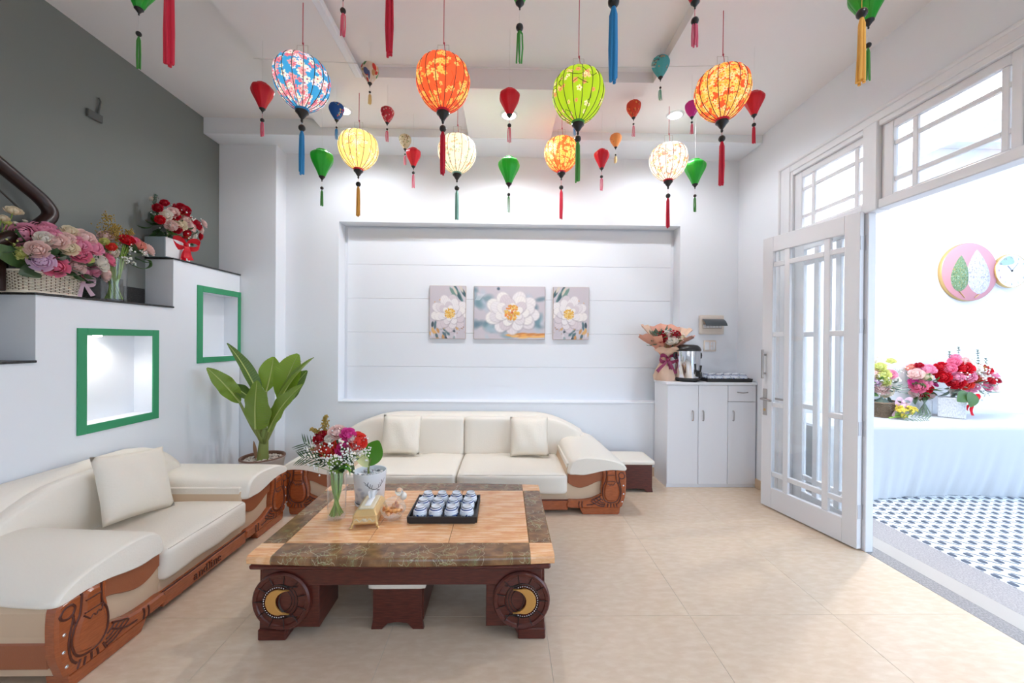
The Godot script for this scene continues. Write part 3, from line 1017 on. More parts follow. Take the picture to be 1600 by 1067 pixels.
func build_right_wall():
	var s := S()
	var t := 0.17
	box(s, V(XR, -0.2, ZB - 0.3), V(XR + t, 3.95, -3.50))
	box(s, V(XR, 3.06, -3.50), V(XR + t, 3.95, 0.35))  # doorway runs on out of view towards the camera, widened to admit daylight
	box(s, V(XR, -0.2, 0.35), V(XR + t, 3.95, ZF + 0.2))
	box(s, V(XR, -0.2, -3.5), V(XR + t, -0.02, 0.35))
	struct("wall_right", "white wall with the glazed door and windows", s, M.wall)
	# casing: a flat board with a raised outer bead
	var ca := setting("trim_4", "white moulded casing round the door and windows")
	for q in [[0.0, 3.115, -3.575, -3.455], [3.045, 3.115, -3.455, 0.42], [0.0, 3.045, 0.30, 0.42]]:
		part(ca, "board", bx(XR - 0.022, XR + 0.01, q[0], q[1], q[2], q[3], 0.004), M.frame_paint)
	for q in [[0.0, 3.118, -3.59, -3.563], [3.10, 3.126, -3.59, 0.44], [0.0, 3.118, 0.40, 0.435]]:
		part(ca, "bead", bx(XR - 0.036, XR + 0.0, q[0], q[1], q[2], q[3], 0.008), M.frame_paint)
	# frame: posts and the head rail between doors and transoms
	var x0 := XR - 0.012
	var x1 := XR + 0.085
	part(ca, "post", bx(x0, x1, 0, 3.06, -3.475, -3.43, 0.004), M.frame_paint)
	part(ca, "post", bx(x0 - 0.008, x1, 2.43, 3.06, -2.745, -2.632, 0.006), M.frame_paint)
	part(ca, "jamb", bx(x0 + 0.004, XR + 0.05, 0, 2.431, -2.745, -2.70, 0.004), M.frame_paint)
	part(ca, "post", bx(x0, x1, 0, 3.06, 0.24, 0.32, 0.004), M.frame_paint)
	part(ca, "head_rail", bx(x0, x1, 2.435, 2.50, -3.43, -2.745, 0.006), M.frame_paint)
	part(ca, "head_rail", bx(x0, x1, 2.435, 2.50, -2.632, 0.24, 0.006), M.frame_paint)
	part(ca, "head_rail", bx(x0, x1, 3.01, 3.06, -3.43, -2.745, 0.004), M.frame_paint)
	part(ca, "head_rail", bx(x0, x1, 3.01, 3.06, -2.632, 0.24, 0.004), M.frame_paint)
	# transoms
	for q in [["window_2", -3.43, -2.747, "transom window over the glazed side door", [-3.235, -2.83]], ["window_3", -2.630, -1.90, "transom window over the open doorway", [-2.42, -1.975]], ["window_4", -1.895, -0.86, "second transom window over the doorway", [-1.80, -1.00]], ["window_5", -0.855, 0.24, "unseen third transom window over the widened doorway", [-0.75, 0.10]]]:
		var w := setting(q[0], q[3])
		var g0: float = q[1] + (0.082 if q[0] in ["window_2", "window_3"] else 0.05)
		var g1: float = q[2] - (0.01 if q[0] == "window_2" else 0.045)
		var xx := XR + 0.03
		part(w, "sash", bx(xx - 0.02, xx + 0.02, 2.50, 3.01, q[1], g0, 0.004), M.frame_paint)
		part(w, "sash", bx(xx - 0.02, xx + 0.02, 2.50, 3.01, g1, q[2], 0.004), M.frame_paint)
		part(w, "sash", bx(xx - 0.02, xx + 0.02, 2.50, 2.515, g0, g1, 0.002), M.frame_paint)
		part(w, "sash", bx(xx - 0.02, xx + 0.02, 2.955, 3.01, g0, g1, 0.004), M.frame_paint)
		glazing(w, g0, g1, 2.515, 2.955, xx, 0.024, q[4], [2.61, 2.852], 0.030)
	# the fixed glazed leaf beside the doorway
	var sl := setting("door_1", "closed glazed white door leaf behind the open one")
	leaf_door(sl, XR + 0.035, -3.43, -2.746, 2.43)
	# the open leaf, folded back almost flat against it
	var d := setting("door_2", "open white glazed door leaf folded back against the wall")
	d.position = V(XR - 0.015, 0, -2.725)
	d.rotation.y = deg_to_rad(12.4)
	leaf_door(d, -0.02, -0.805, 0.0, 2.447)
	for y in [0.28, 0.88, 1.62, 2.22]:
		var hs := S()
		tube(hs, [V(0.012, y - 0.055, 0.008), V(0.012, y + 0.055, 0.008)], 0.009, 10)
		box(hs, V(-0.036, y - 0.05, -0.001), V(-0.004, y + 0.05, 0.003))
		part(d, "hinge", hs, mat("hinge_steel", rgb8(208, 208, 212), 0.4, 0.3))
	var pl := S()
	tube(pl, [V(-0.075, 1.17, -0.765), V(-0.075, 1.43, -0.765)], 0.011, 12)
	part(d, "pull_handle", pl, M.steel)
	for y in [1.215, 1.385]:
		var r := S()
		tube(r, [V(-0.04, y, -0.765), V(-0.075, y, -0.765)], 0.008, 10)
		part(d, "pull_post", r, M.steel)
	part(d, "handle_plate", bx(-0.046, -0.040, 0.835, 1.075, -0.787, -0.745, 0.002), M.steel)
	var lv := S()
	tube(lv, smooth_line([V(-0.045, 0.985, -0.766), V(-0.085, 0.985, -0.766), V(-0.092, 0.985, -0.74), V(-0.092, 0.982, -0.66)], 4), 0.010, 10)
	tube(lv, [V(0.004, 0.985, -0.766), V(0.045, 0.985, -0.766), V(0.05, 0.985, -0.65)], 0.010, 10)
	part(d, "lever_handle", lv, M.steel)
	var kh := S()
	ball(kh, V(-0.047, 0.885, -0.766), V(0.004, 0.012, 0.012), 12, 8)
	part(d, "lock", kh, M.brass)
	# threshold strips
	struct("trim_5", "grey speckled stone strip at the doorway", bx(XR, XR + 0.118, -0.19, 0.001, -3.43, 0.3), M.granite_dark)
	struct("trim_6", "cream stone strip at the doorway", bx(XR + 0.12, XR + 0.272, -0.19, 0.001, -3.45, 0.5), M.cream_stone)
	struct("trim_7", "wide grey speckled stone strip outside the doorway", bx(XR + 0.274, XR + 0.555, -0.19, 0.0005, ZB, 6.0), M.granite)

# ---------- the bright porch outside the door ----------
func build_outside():
	var fm := mat("oval_floor", Color.WHITE, 0.35, 0, {"albedo_texture": oval_print(), "uv1_triplanar": true, "uv1_world_triplanar": true, "uv1_scale": Vector3(8.55, 8.55, 12.2)})
	struct("ground_outside", "white porch floor printed with rows of grey ovals", bx(XR + 0.555, 12.0, -0.2, 0.0, -8.0, 6.0), fm)
	struct("wall_outside", "bright white porch wall behind the flower table", bx(XR + 0.17, 8.0, -0.2, 4.4, ZO - 0.2, ZO), mat("porch_wall", rgb8(226, 228, 231), 0.85))
	# strip of porch roof over the door, held by a beam
	var r := setting("roof_porch", "white porch ceiling with a beam along its edge")
	part(r, "slab", bx(XR + 0.17, 4.2, 3.72, 3.86, ZO, 1.5), M.ceiling)
	part(r, "beam", bx(4.2, 4.4, 3.48, 3.9, ZO, 1.5, 0.004), M.wall)
	part(r, "cross_beam", bx(4.4, 8.0, 3.70, 3.86, ZO, -4.1, 0.004), M.wall)
	var l := thing("porch_lamp", "glowing round lamp on the porch ceiling seen through the transom", "lamp", V(3.62, 3.72, -3.38))
	var s := S()
	lathe(s, [Vector2(0, -0.05), Vector2(0.05, -0.045), Vector2(0.07, -0.02), Vector2(0.07, 0)], 20)
	part(l, "lamp_globe", s, M.lamp_face)
	omni(l.position - V(0, 0.08, 0), 1.0, rgb8(255, 250, 244), 0.05)

# ---------- the two leather sofas ----------
# local axes: x along the sofa, z from the back (0) to the front (0.92), y up
func arm(t: Node3D, side: float, inner: float):
	# u runs from the inner edge of the arm (0) to its outer edge (0.5)
	var D := 0.92
	var mir := Transform3D(Basis(V(side, 0, 0), V(0, 1, 0), V(0, 0, 1)), V(side * inner, 0, 0))
	var s := S()
	# upholstered body
	var prof := smooth2([Vector2(0, 0.06), Vector2(0.2, 0.055), Vector2(0.44, 0.055), Vector2(0.475, 0.13), Vector2(0.487, 0.25), Vector2(0.485, 0.40), Vector2(0.25, 0.41), Vector2(0, 0.40)], 3)
	extrude(s, prof, 0.03, D - 0.03, 0.012, mir)
	var a := part(t, "arm", s, M.beige_fabric)
	# cream pad rolled over the top
	var rings := []
	var shape := [Vector2(0.0, 0.345), Vector2(0.008, 0.41), Vector2(0.03, 0.455), Vector2(0.075, 0.482), Vector2(0.15, 0.493), Vector2(0.25, 0.488), Vector2(0.35, 0.476), Vector2(0.43, 0.455), Vector2(0.485, 0.428), Vector2(0.51, 0.405), Vector2(0.515, 0.385), Vector2(0.49, 0.376), Vector2(0.40, 0.382), Vector2(0.30, 0.372), Vector2(0.21, 0.35), Vector2(0.13, 0.335), Vector2(0.06, 0.338)]
	var outline := smooth2(shape, 3)
	for e in [[0.03, 0.72], [0.035, 0.93], [0.06, 1.0], [0.3, 1.0], [0.55, 1.0], [0.75, 1.0], [0.875, 1.0], [0.912, 0.975], [0.928, 0.93], [0.933, 0.86]]:
		var ring := []
		var z: float = e[0]
		var k: float = e[1]
		var nar := lerpf(0.84, 1.0, clampf(z / 0.8, 0, 1))
		for p in outline:
			var q := Vector2(0.25, 0.42) + (p - Vector2(0.25, 0.42)) * Vector2(lerpf(1.0, k, 0.55), k)
			ring.append(mir * V(q.x * nar, q.y + 0.03 * (1.0 - z / D), z))
		rings.append(ring)
	s = S()
	loft(s, rings)
	part(a, "arm_pad", s, M.leather)
	s = S()
	box(s, V(-0.004, 0.18, 0.06), V(0.03, 0.43, D - 0.04), 0.006, mir)
	part(a, "inner_panel", s, M.leather)
	# front seam of the pad
	s = S()
	tube(s, smooth_line([mir * V(0.02, 0.40, D + 0.004), mir * V(0.045, 0.445, D - 0.002), mir * V(0.10, 0.474, D - 0.008), mir * V(0.25, 0.478, D - 0.010), mir * V(0.40, 0.458, D - 0.008), mir * V(0.48, 0.425, D - 0.002)], 4), 0.0022, 6)
	part(a, "seam", s, M.seam)
	# wave of brown leather
	s = S()
	var wave := smooth2([Vector2(0.004, 0.365), Vector2(0.05, 0.345), Vector2(0.11, 0.338), Vector2(0.17, 0.345), Vector2(0.24, 0.366), Vector2(0.32, 0.384)], 5, false)
	wave.append_array(smooth2([Vector2(0.32, 0.285), Vector2(0.26, 0.275), Vector2(0.19, 0.243), Vector2(0.12, 0.222), Vector2(0.06, 0.232), Vector2(0.004, 0.265)], 5, false))
	extrude(s, wave, D - 0.032, D - 0.014, 0.008, mir)
	part(a, "leather_band", s, M.brown_leather)
	# brown band on the outer side
	s = S()
	box(s, V(0.470, 0.115, 0.04), V(0.492, 0.225, D - 0.04), 0.006, mir)
	part(a, "side_band", s, M.brown_leather)
	# carved wooden front
	s = S()
	var out := smooth2([Vector2(0.0, 0.060), Vector2(0.0, 0.118), Vector2(0.08, 0.120), Vector2(0.15, 0.124), Vector2(0.21, 0.136), Vector2(0.262, 0.158), Vector2(0.285, 0.17), Vector2(0.286, 0.21), Vector2(0.295, 0.27), Vector2(0.306, 0.33), Vector2(0.306, 0.384), Vector2(0.39, 0.384), Vector2(0.485, 0.384), Vector2(0.503, 0.34), Vector2(0.505, 0.25), Vector2(0.500, 0.17), Vector2(0.482, 0.105), Vector2(0.452, 0.058), Vector2(0.30, 0.055), Vector2(0.15, 0.055)], 3)
	extrude(s, out, D - 0.035, D + 0.012, 0.010, mir)
	part(a, "carved_panel", s, M.orange_wood)
	s = S()
	var ft := PackedVector2Array([Vector2(0.10, 0.058), Vector2(0.13, 0.002), Vector2(0.145, 0.0), Vector2(0.435, 0.0), Vector2(0.448, 0.008), Vector2(0.455, 0.060)])
	extrude(s, ft, D - 0.09, D + 0.008, 0.005, mir)
	var s2 := S()
	box(s2, V(0.12, 0, 0.06), V(0.44, 0.058, 0.14), 0.004, mir)
	part(a, "foot", s, M.orange_wood)
	part(a, "foot", s2, M.orange_wood)
	# lute shape in relief
	s = S()
	var z0 := D + 0.010
	extrude(s, smooth2([Vector2(0.388, 0.118), Vector2(0.428, 0.140), Vector2(0.440, 0.19), Vector2(0.430, 0.25), Vector2(0.408, 0.30), Vector2(0.402, 0.375), Vector2(0.338, 0.375), Vector2(0.334, 0.30), Vector2(0.318, 0.25), Vector2(0.310, 0.19), Vector2(0.322, 0.140), Vector2(0.352, 0.118)], 4), z0 - 0.004, z0 + 0.012, 0.010, mir)
	part(a, "lute_relief", s, M.orange_wood)
	# incised lines
	s = S()
	var zl := z0 + 0.003
	var lines := [
		[[0.330, 0.382], [0.328, 0.30], [0.306, 0.25], [0.299, 0.19], [0.312, 0.135], [0.345, 0.108], [0.395, 0.106], [0.432, 0.13], [0.450, 0.19], [0.440, 0.25], [0.418, 0.30], [0.411, 0.382]],
		[[0.438, 0.27], [0.446, 0.31], [0.437, 0.34], [0.452, 0.362], [0.478, 0.358], [0.492, 0.335], [0.484, 0.318], [0.462, 0.31], [0.440, 0.322]],
		[[0.442, 0.305], [0.452, 0.26], [0.461, 0.20], [0.452, 0.13], [0.430, 0.095]],
		[[0.160, 0.085], [0.21, 0.090], [0.25, 0.11], [0.285, 0.135]],
		[[0.200, 0.118], [0.235, 0.096], [0.270, 0.078], [0.305, 0.073]],
		[[0.222, 0.130], [0.255, 0.106], [0.285, 0.092], [0.310, 0.088]],
		[[0.245, 0.142], [0.27, 0.122], [0.292, 0.108], [0.31, 0.104]],
		[[0.268, 0.155], [0.285, 0.138], [0.303, 0.125]],
		[[0.205, 0.125], [0.24, 0.140], [0.28, 0.160]],
		[[0.322, 0.100], [0.308, 0.066]], [[0.348, 0.096], [0.342, 0.064]], [[0.372, 0.096], [0.370, 0.064]], [[0.396, 0.096], [0.402, 0.064]], [[0.416, 0.100], [0.428, 0.068]],
		[[0.098, 0.115], [0.094, 0.090], [0.098, 0.062]], [[0.125, 0.117], [0.121, 0.090], [0.125, 0.062]]]
	for L in lines:
		var pts := []
		for p in L:
			pts.append(mir * V(p[0], p[1], zl - 0.002))
		tube(s, smooth_line(pts, 4), 0.0052, 6, true)
	for L in [[[0.338, 0.345], [0.402, 0.345]], [[0.334, 0.292], [0.406, 0.292]], [[0.330, 0.285], [0.340, 0.262], [0.352, 0.27], [0.360, 0.255], [0.372, 0.268], [0.384, 0.256], [0.394, 0.266], [0.410, 0.284]]]:
		var pts := []
		for p in L:
			pts.append(mir * V(p[0], p[1], z0 + 0.011))
		tube(s, smooth_line(pts, 4), 0.0034, 6, true)
	part(a, "carved_line", s, M.carved_line)
	for p in [[0.478, 0.252], [0.480, 0.180], [0.468, 0.112]]:
		s = S()
		ball(s, mir * V(p[0], p[1], D + 0.013), V(0.0075, 0.0075, 0.004), 10, 6)
		part(a, "stud", s, M.chrome)

func make_sofa(t: Node3D, inner: float, seats: int, back_top: float):
	var D := 0.92
	var W := inner / 2
	# base and front rail
	part(t, "base", bx(-W, W, 0.07, 0.172, 0.05, D - 0.025, 0.008), M.beige_fabric)
	var rl := S()
	box(rl, V(-W, 0.035, D - 0.05), V(W, 0.118, D + 0.004), 0.006)
	var rail := part(t, "rail", rl, M.orange_wood)
	var ln := S()
	tube(ln, [V(-W, 0.120, D - 0.002), V(W, 0.120, D - 0.002)], 0.005, 6)
	part(t, "carved_line", ln, M.carved_line)
	for x in [-W * 0.5, W * 0.5] if seats > 1 else []:
		part(t, "foot", bx(x - 0.05, x + 0.05, 0, 0.07, 0.2, 0.3, 0.004), M.orange_wood)
	# carved word on the front rail
	var tm := TextMesh.new()
	tm.text = "andline"
	var sf := SystemFont.new()
	sf.font_names = PackedStringArray(["Droid Serif"])
	tm.font = sf
	tm.font_size = 24
	tm.pixel_size = 0.0026
	tm.depth = 0.006
	var w := part(rail, "carved_word", tm, M.carved_line)
	w.position = V(-0.02, 0.075, D + 0.0045)
	# seat cushions
	var cw := inner / seats
	for k in seats:
		var x := -W + cw * (k + 0.5)
		var s := S()
		soft(s, V(cw - 0.006, 0.178, 0.74), 0.035, V(0, 0.012, 0.006), 14, func(q: Vector3, p: Vector3):
			q.y += 0.004 * sin(q.x * 19.0 + q.z * 11.0) * (1 - p.x * p.x) - 0.016 * maxf(0, -p.z)
			q.z += 0.003 * sin(q.x * 23.0) * maxf(0, p.z)
			return q, Transform3D(Basis(), V(x, 0.257, 0.565)))
		part(t, "seat_cushion", s, M.leather)
		s = S()
		tube(s, [V(x - cw / 2 + 0.03, 0.338, D + 0.004), V(x + cw / 2 - 0.03, 0.338, D + 0.004)], 0.002, 6)
		part(t, "seam", s, M.seam)
	# the long back: a rounded roll that falls away over both arms
	var rings := []
	var reach := W + 0.34
	var n := 34
	for i in n + 1:
		var x := lerpf(-reach, reach, float(i) / n)
		var a := absf(x) / reach
		var fall := pow(maxf(0, (a - 0.5) / 0.5), 2.2)
		var top := lerpf(back_top, 0.50, fall)
		var end := 1.0 if a < 0.97 else 0.8
		var ring := []
		for p in smooth2([Vector2(0.02, 0.2), Vector2(0.02, top - 0.05), Vector2(0.06, top - 0.008), Vector2(0.12, top), Vector2(0.185, top - 0.018), Vector2(0.215, top - 0.07), Vector2(0.235, top - 0.16), Vector2(0.25, 0.26), Vector2(0.22, 0.2)], 3):
			ring.append(V(x, 0.2 + (p.y - 0.2) * end, p.x))
		rings.append(ring)
	var s := S()
	loft(s, rings)
	part(t, "backrest", s, M.leather)
	# back cushions in front of it
	for k in seats:
		var half := W + 0.24
		var x: float = 0.0 if seats == 1 else (-half / 2 if k == 0 else half / 2)
		s = S()
		soft(s, V((half if seats > 1 else half * 2) - 0.006, back_top - 0.33, 0.10), 0.04, V(0, 0, 0.012), 16, func(q: Vector3, p: Vector3):
			var out := clampf((absf(q.x + x) - (half - 0.42)) / 0.42, 0, 1)
			q.y -= 0.15 * pow(out, 2.2) * (p.y + 1) / 2
			q.z -= 0.065 * (q.y + 0.18)
			return q, Transform3D(Basis(), V(x, 0.31 + (back_top - 0.33) / 2, 0.245)))
		part(t, "back_cushion", s, M.leather)
	arm(t, 1, W)
	arm(t, -1, W)

func throw_pillow(label: String, at: Vector3, turn: float, lean: float, w := 0.40, roll := 0.0, group := "cream throw pillows"):
	var t := thing("throw_pillow", label, "pillow", at, 0, group)
	var s := S()
	# two puffed squares that meet in a soft edge with pointed corners
	var n := 14
	for side in [1.0, -1.0]:
		var P := PackedVector3Array()
		for j in n + 1:
			for i in n + 1:
				var u := -1.0 + 2.0 * i / n
				var v := -1.0 + 2.0 * j / n
				var e := (1 - pow(absf(u), 2.6)) * (1 - pow(absf(v), 2.6))
				var pull := 1.0 - 0.055 * (1 - v * v) * absf(u) - 0.0
				var pull2 := 1.0 - 0.055 * (1 - u * u) * absf(v)
				var z: float = side * (0.075 * pow(maxf(e, 0), 0.55) + 0.006 * sin(u * 7 + v * 3) * e)
				P.append(V(u * w / 2 * pull, v * w / 2 * pull2, z))
		sheet(s, P, n + 1, n + 1, false, 0, Rect2(0, 0, 1, 1), side > 0)
	var b := part(t, "cover", s, M.pillow)
	b.basis = Basis(Vector3.UP, turn) * Basis(Vector3.RIGHT, lean) * Basis(Vector3.BACK, roll)
	b.position = V(0, w / 2 * cos(lean) + 0.02, 0)

func build_sofas():
	var sofa := thing("sofa", "long cream leather sofa with carved wooden arm fronts along the back wall", "sofa", V(-0.412, 0, -4.225), 0)
	make_sofa(sofa, 1.93, 2, 0.725)
	var chair := thing("armchair", "wide cream leather armchair with carved wooden arm fronts below the green framed niche", "armchair", V(-2.765, 0, -2.445), PI / 2)
	make_sofa(chair, 0.665, 1, 0.70)
	throw_pillow("plain cream throw pillow on the long sofa, behind the flower vase and planter", V(-1.025, 0.35, -3.84), 0.03, -0.30, 0.385, -0.02, "")
	throw_pillow("plain cream throw pillow on the long sofa, leaning beside its right arm", V(0.25, 0.34, -3.82), -0.05, -0.30, 0.385, 0.02, "")
	throw_pillow("plain cream throw pillow tilted on the armchair seat", V(-2.36, 0.35, -2.50), PI / 2 - 0.12, -0.38, 0.42, -0.12, "")

# ---------- coffee table and the stools ----------
func build_coffee_table():
	var t := thing("coffee_table", "low dark wooden coffee table with a peach and brown marble top and crescent moon legs", "coffee table", V(-0.5, 0, -2.36))
	var X0 := -0.755
	var X1 := 0.755
	var Z0 := -0.475   # back edge
	var Z1 := 0.465    # front edge
	var h := 0.435
	var b := 0.12
	# marble pieces; the front and back borders bow outwards a little
	var bow := func(x): return 0.03 * (1.0 - pow(x / X1, 2))
	for k in 3:
		var x0: float = lerpf(X0 + b, X1 - b, k / 3.0)
		var x1: float = lerpf(X0 + b, X1 - b, (k + 1) / 3.0)
		part(t, "marble_panel", bx(x0 + 0.0012, x1 - 0.0012, h - 0.03, h, Z0 + b, Z1 - b, 0.0015), M.peach_stone)
	for sg in [-1, 1]:
		var ze: float = Z1 if sg > 0 else Z0
		for e in [[X0, X0 + b, "corner_stone", M.peach_stone], [X0 + b, X1 - b, "border_stone", M.vein_stone], [X1 - b, X1, "corner_stone", M.peach_stone]]:
			# a strip with a bowed edge and an eased lip
			var s := S()
			var n := 10
			var P := PackedVector3Array()
			for i in n + 1:
				var x: float = lerpf(e[0] + 0.0006, e[1] - 0.0006, float(i) / n)
				var z: float = ze + sg * bow.call(x)
				var lip := [[ze - sg * b, h - 0.03], [ze - sg * b, h], [z - sg * 0.012, h], [z - sg * 0.003, h - 0.004], [z, h - 0.012], [z + sg * 0.002, h - 0.022], [z, h - 0.036], [z - sg * 0.006, h - 0.042], [z - sg * 0.04, h - 0.042]]
				for q in lip:
					P.append(V(x, q[1], q[0]))
			# flat shaded strip, then its ends
			sheet(s, P, 9, n + 1, false, -1, Rect2(0, 0, 1, 1), sg > 0)
			for i in [0, n]:
				for k in range(1, 8):
					tri(s, P[i * 9], P[i * 9 + k], P[i * 9 + k + 1])
			part(t, e[2], s, e[3])
	for sg in [-1, 1]:
		var xe: float = X1 if sg > 0 else X0
		var s := S()
		box(s, V(minf(xe, xe - sg * b), h - 0.042, Z0 + b), V(maxf(xe, xe - sg * b), h, Z1 - b), 0.006)
		part(t, "border_stone", s, M.vein_stone)
	# wooden frame under the top
	part(t, "moulding", bx(X0 + 0.012, X1 - 0.02, h - 0.068, h - 0.0425, Z0 + 0.0, Z1 + 0.005, 0.008), M.dark_wood)
	part(t, "apron", bx(X0 + 0.06, X1 - 0.06, 0.275, h - 0.069, Z1 - 0.055, Z1 - 0.022, 0.004), M.dark_wood)
	part(t, "apron", bx(X0 + 0.06, X1 - 0.06, 0.275, h - 0.069, Z0 + 0.022, Z0 + 0.055, 0.004), M.dark_wood)
	for sg in [-1, 1]:
		part(t, "apron", bx(sg * 0.68 - 0.018, sg * 0.68 + 0.018, 0.20, h - 0.069, Z0 + 0.056, Z1 - 0.056, 0.004), M.dark_wood)
	for sg in [-1, 1]:
		for f in [-1, 1]:
			var zf: float = Z1 - 0.03 if f > 0 else Z0 + 0.03
			var mir := Transform3D(Basis(V(sg, 0, 0), V(0, 1, 0), V(0, 0, f)), V(0, 0, zf))
			# leg block with a bracket foot: x from 0.40 (inside) to 0.70
			var s := S()
			extrude(s, PackedVector2Array([Vector2(0.415, 0.062), Vector2(0.52, 0.062), Vector2(0.56, 0.05), Vector2(0.585, 0.0), Vector2(0.71, 0.0), Vector2(0.708, 0.366), Vector2(0.415, 0.366)]), -0.22, 0.0, 0.004, mir)
			var leg := part(t, "leg", s, M.dark_wood)
			s = S()
			box(s, V(0.575, 0.0, -0.20), V(0.715, 0.056, 0.008), 0.006, mir)
			part(leg, "foot", s, M.dark_wood)
			# carved wheel
			s = S()
			var wc := V(0.592, 0.205, 0.0)
			var face := Transform3D(mir.basis * Basis(V(1, 0, 0), V(0, 0, 1), V(0, -1, 0)), mir * wc)
			lathe(s, [Vector2(0.142, 0), Vector2(0.142, 0.018), Vector2(0.135, 0.026), Vector2(0.120, 0.024), Vector2(0.116, 0.018), Vector2(0.086, 0.020), Vector2(0.082, 0.014), Vector2(0, 0.014)], 40, face)
			part(leg, "carved_wheel", s, M.dark_wood)
			s = S()
			for k in 11:
				var a := TAU * k / 11
				tube(s, [mir * (wc + V(cos(a) * 0.084, sin(a) * 0.084, 0.021)), mir * (wc + V(cos(a) * 0.13, sin(a) * 0.13, 0.026))], 0.0025, 5)
			for r in [0.05, 0.064, 0.078]:
				var pts := []
				for k in 13:
					var a := PI * (0.5 + k / 12.0)
					pts.append(mir * (wc + V(cos(a) * r, sin(a) * r * 1.1, 0.0145)))
				tube(s, pts, 0.0022, 5)
			part(leg, "carved_line", s, M.dark_line)
			# crescent moon, its horns turned inwards
			var c0 := Vector2(wc.x + 0.010, wc.y)
			var cr := []
			for k in 17:
				var a := deg_to_rad(-118 + 236.0 * k / 16)
				cr.append(c0 + Vector2(cos(a) * 0.080, sin(a) * 0.084))
			for k in 15:
				var a := deg_to_rad(100 - 200.0 * k / 14)
				cr.append(c0 + Vector2(-0.078 + cos(a) * 0.078, sin(a) * 0.074))
			s = S()
			extrude(s, PackedVector2Array(cr), 0.012, 0.026, 0.004, mir)
			part(leg, "moon_setting", s, mat("pewter", rgb8(110, 104, 98), 0.35, 0.6))
			var c2 := []
			for k in 15:
				var a := deg_to_rad(-108 + 216.0 * k / 14)
				c2.append(c0 + Vector2(0.002 + cos(a) * 0.060, sin(a) * 0.062))
			for k in 13:
				var a := deg_to_rad(88 - 176.0 * k / 12)
				c2.append(c0 + Vector2(-0.056 + cos(a) * 0.070, sin(a) * 0.058))
			s = S()
			extrude(s, PackedVector2Array(c2), 0.022, 0.031, 0.004, mir)
			part(leg, "moon_inlay", s, mat("moon_gold", rgb8(204, 150, 78), 0.4, 0.2))
			s = S()
			for k in 26:
				var a := deg_to_rad(-112 + 224.0 * k / 25)
				ball(s, mir * V(c0.x + cos(a) * 0.0705, c0.y + sin(a) * 0.0735, 0.027), V(0.0035, 0.0035, 0.0035), 6, 4)
			part(leg, "bead_row", s, M.chrome)
	stool("low dark wooden stool with a white pad tucked under the coffee table", V(-0.545, 0, -2.25), 0.0, 0.27, 0.52, 0.255)
	stool("low dark wooden stool with a white pad between sofa and white cabinet", V(1.30, 0, -3.94), 0.0, 0.36, 0.32, 0.315)

func stool(label: String, at: Vector3, turn: float, w: float, d: float, h: float):
	var t := thing("stool", label, "stool", at, turn, "low stools with white pads")
	var s := S()
	soft(s, V(w + 0.03, 0.042, d + 0.03), 0.014, V(0, 0.004, 0), 6, null, Transform3D(Basis(), V(0, h - 0.021, 0)))
	part(t, "pad", s, M.leather)
	for f in [-1, 1]:
		s = S()
		var P := PackedVector2Array([Vector2(-w / 2, 0), Vector2(-w / 2 + 0.055, 0), Vector2(-w / 2 + 0.085, 0.03), Vector2(0, 0.036), Vector2(w / 2 - 0.085, 0.03), Vector2(w / 2 - 0.055, 0), Vector2(w / 2, 0), Vector2(w / 2 - 0.008, 0.05), Vector2(w / 2 - 0.008, h - 0.042), Vector2(-w / 2 + 0.008, h - 0.042), Vector2(-w / 2 + 0.008, 0.05)])
		extrude(s, P, f * (d / 2 - 0.02), f * d / 2, 0.003)
		part(t, "end_board", s, M.dark_wood)
		part(t, "side_board", bx(f * (w / 2 - 0.012) - 0.009, f * (w / 2 - 0.012) + 0.009, 0.035, h - 0.042, -d / 2 + 0.02, d / 2 - 0.02, 0.002), M.dark_wood)

# ---------- things on the coffee table ----------
const TT := 0.435

func make_cup(label: String, at: Vector3, turn: float, group: String, k: int) -> Node3D:
	# a round porcelain tea cup standing upside down, its foot ring on top
	var t := thing("tea_cup", label, "cup", at, turn, group)
	var s := S()
	lathe(s, [Vector2(0.033, 0.0), Vector2(0.040, 0.012), Vector2(0.0425, 0.028), Vector2(0.040, 0.044), Vector2(0.033, 0.056), Vector2(0.027, 0.061)], 28, Transform3D(), 0, 0.0, 200.0)
	part(t, "body", s, M["cup_paint_%d" % (k % 3)])
	s = S()
	lathe(s, [Vector2(0.027, 0.061), Vector2(0.0262, 0.066), Vector2(0.0268, 0.0665), Vector2(0.0268, 0.0705), Vector2(0.0255, 0.0735), Vector2(0.0235, 0.0735), Vector2(0.0225, 0.066), Vector2(0.0, 0.0655)], 24)
	part(t, "foot_ring", s, M.porcelain)
	s = S()
	lathe(s, [Vector2(0.0270, 0.0625), Vector2(0.0280, 0.064), Vector2(0.0272, 0.0665)], 24)
	part(t, "blue_line", s, mat("cup_blue", rgb8(28, 40, 84), 0.15))
	return t

func make_tray(label: String, at: Vector3, w: float, d: float, hgt: float, turn := 0.0):
	var t := thing("tray", label, "tray", at, turn)
	var s := S()
	box(s, V(-w / 2 + 0.008, 0, -d / 2 + 0.008), V(w / 2 - 0.008, 0.008, d / 2 - 0.008), 0.002)
	part(t, "bottom", s, M.tray_black)
	# sloping rims
	for e in [[0, 1], [0, -1], [1, 1], [1, -1]]:
		s = S()
		var l: float = w if e[0] == 0 else d
		var poly := PackedVector2Array([Vector2(-l / 2 + 0.012, 0), Vector2(l / 2 - 0.012, 0), Vector2(l / 2, hgt), Vector2(-l / 2, hgt)])
		var dist: float = (d if e[0] == 0 else w) / 2
		var B := Basis(Vector3.UP, (0.0 if e[1] > 0 else PI) if e[0] == 0 else (PI / 2 * e[1]))
		extrude(s, poly, -0.010, 0.0, 0.002, Transform3D(B, B * V(0, 0, dist)))
		part(t, "rim", s, M.tray_black)
	return t

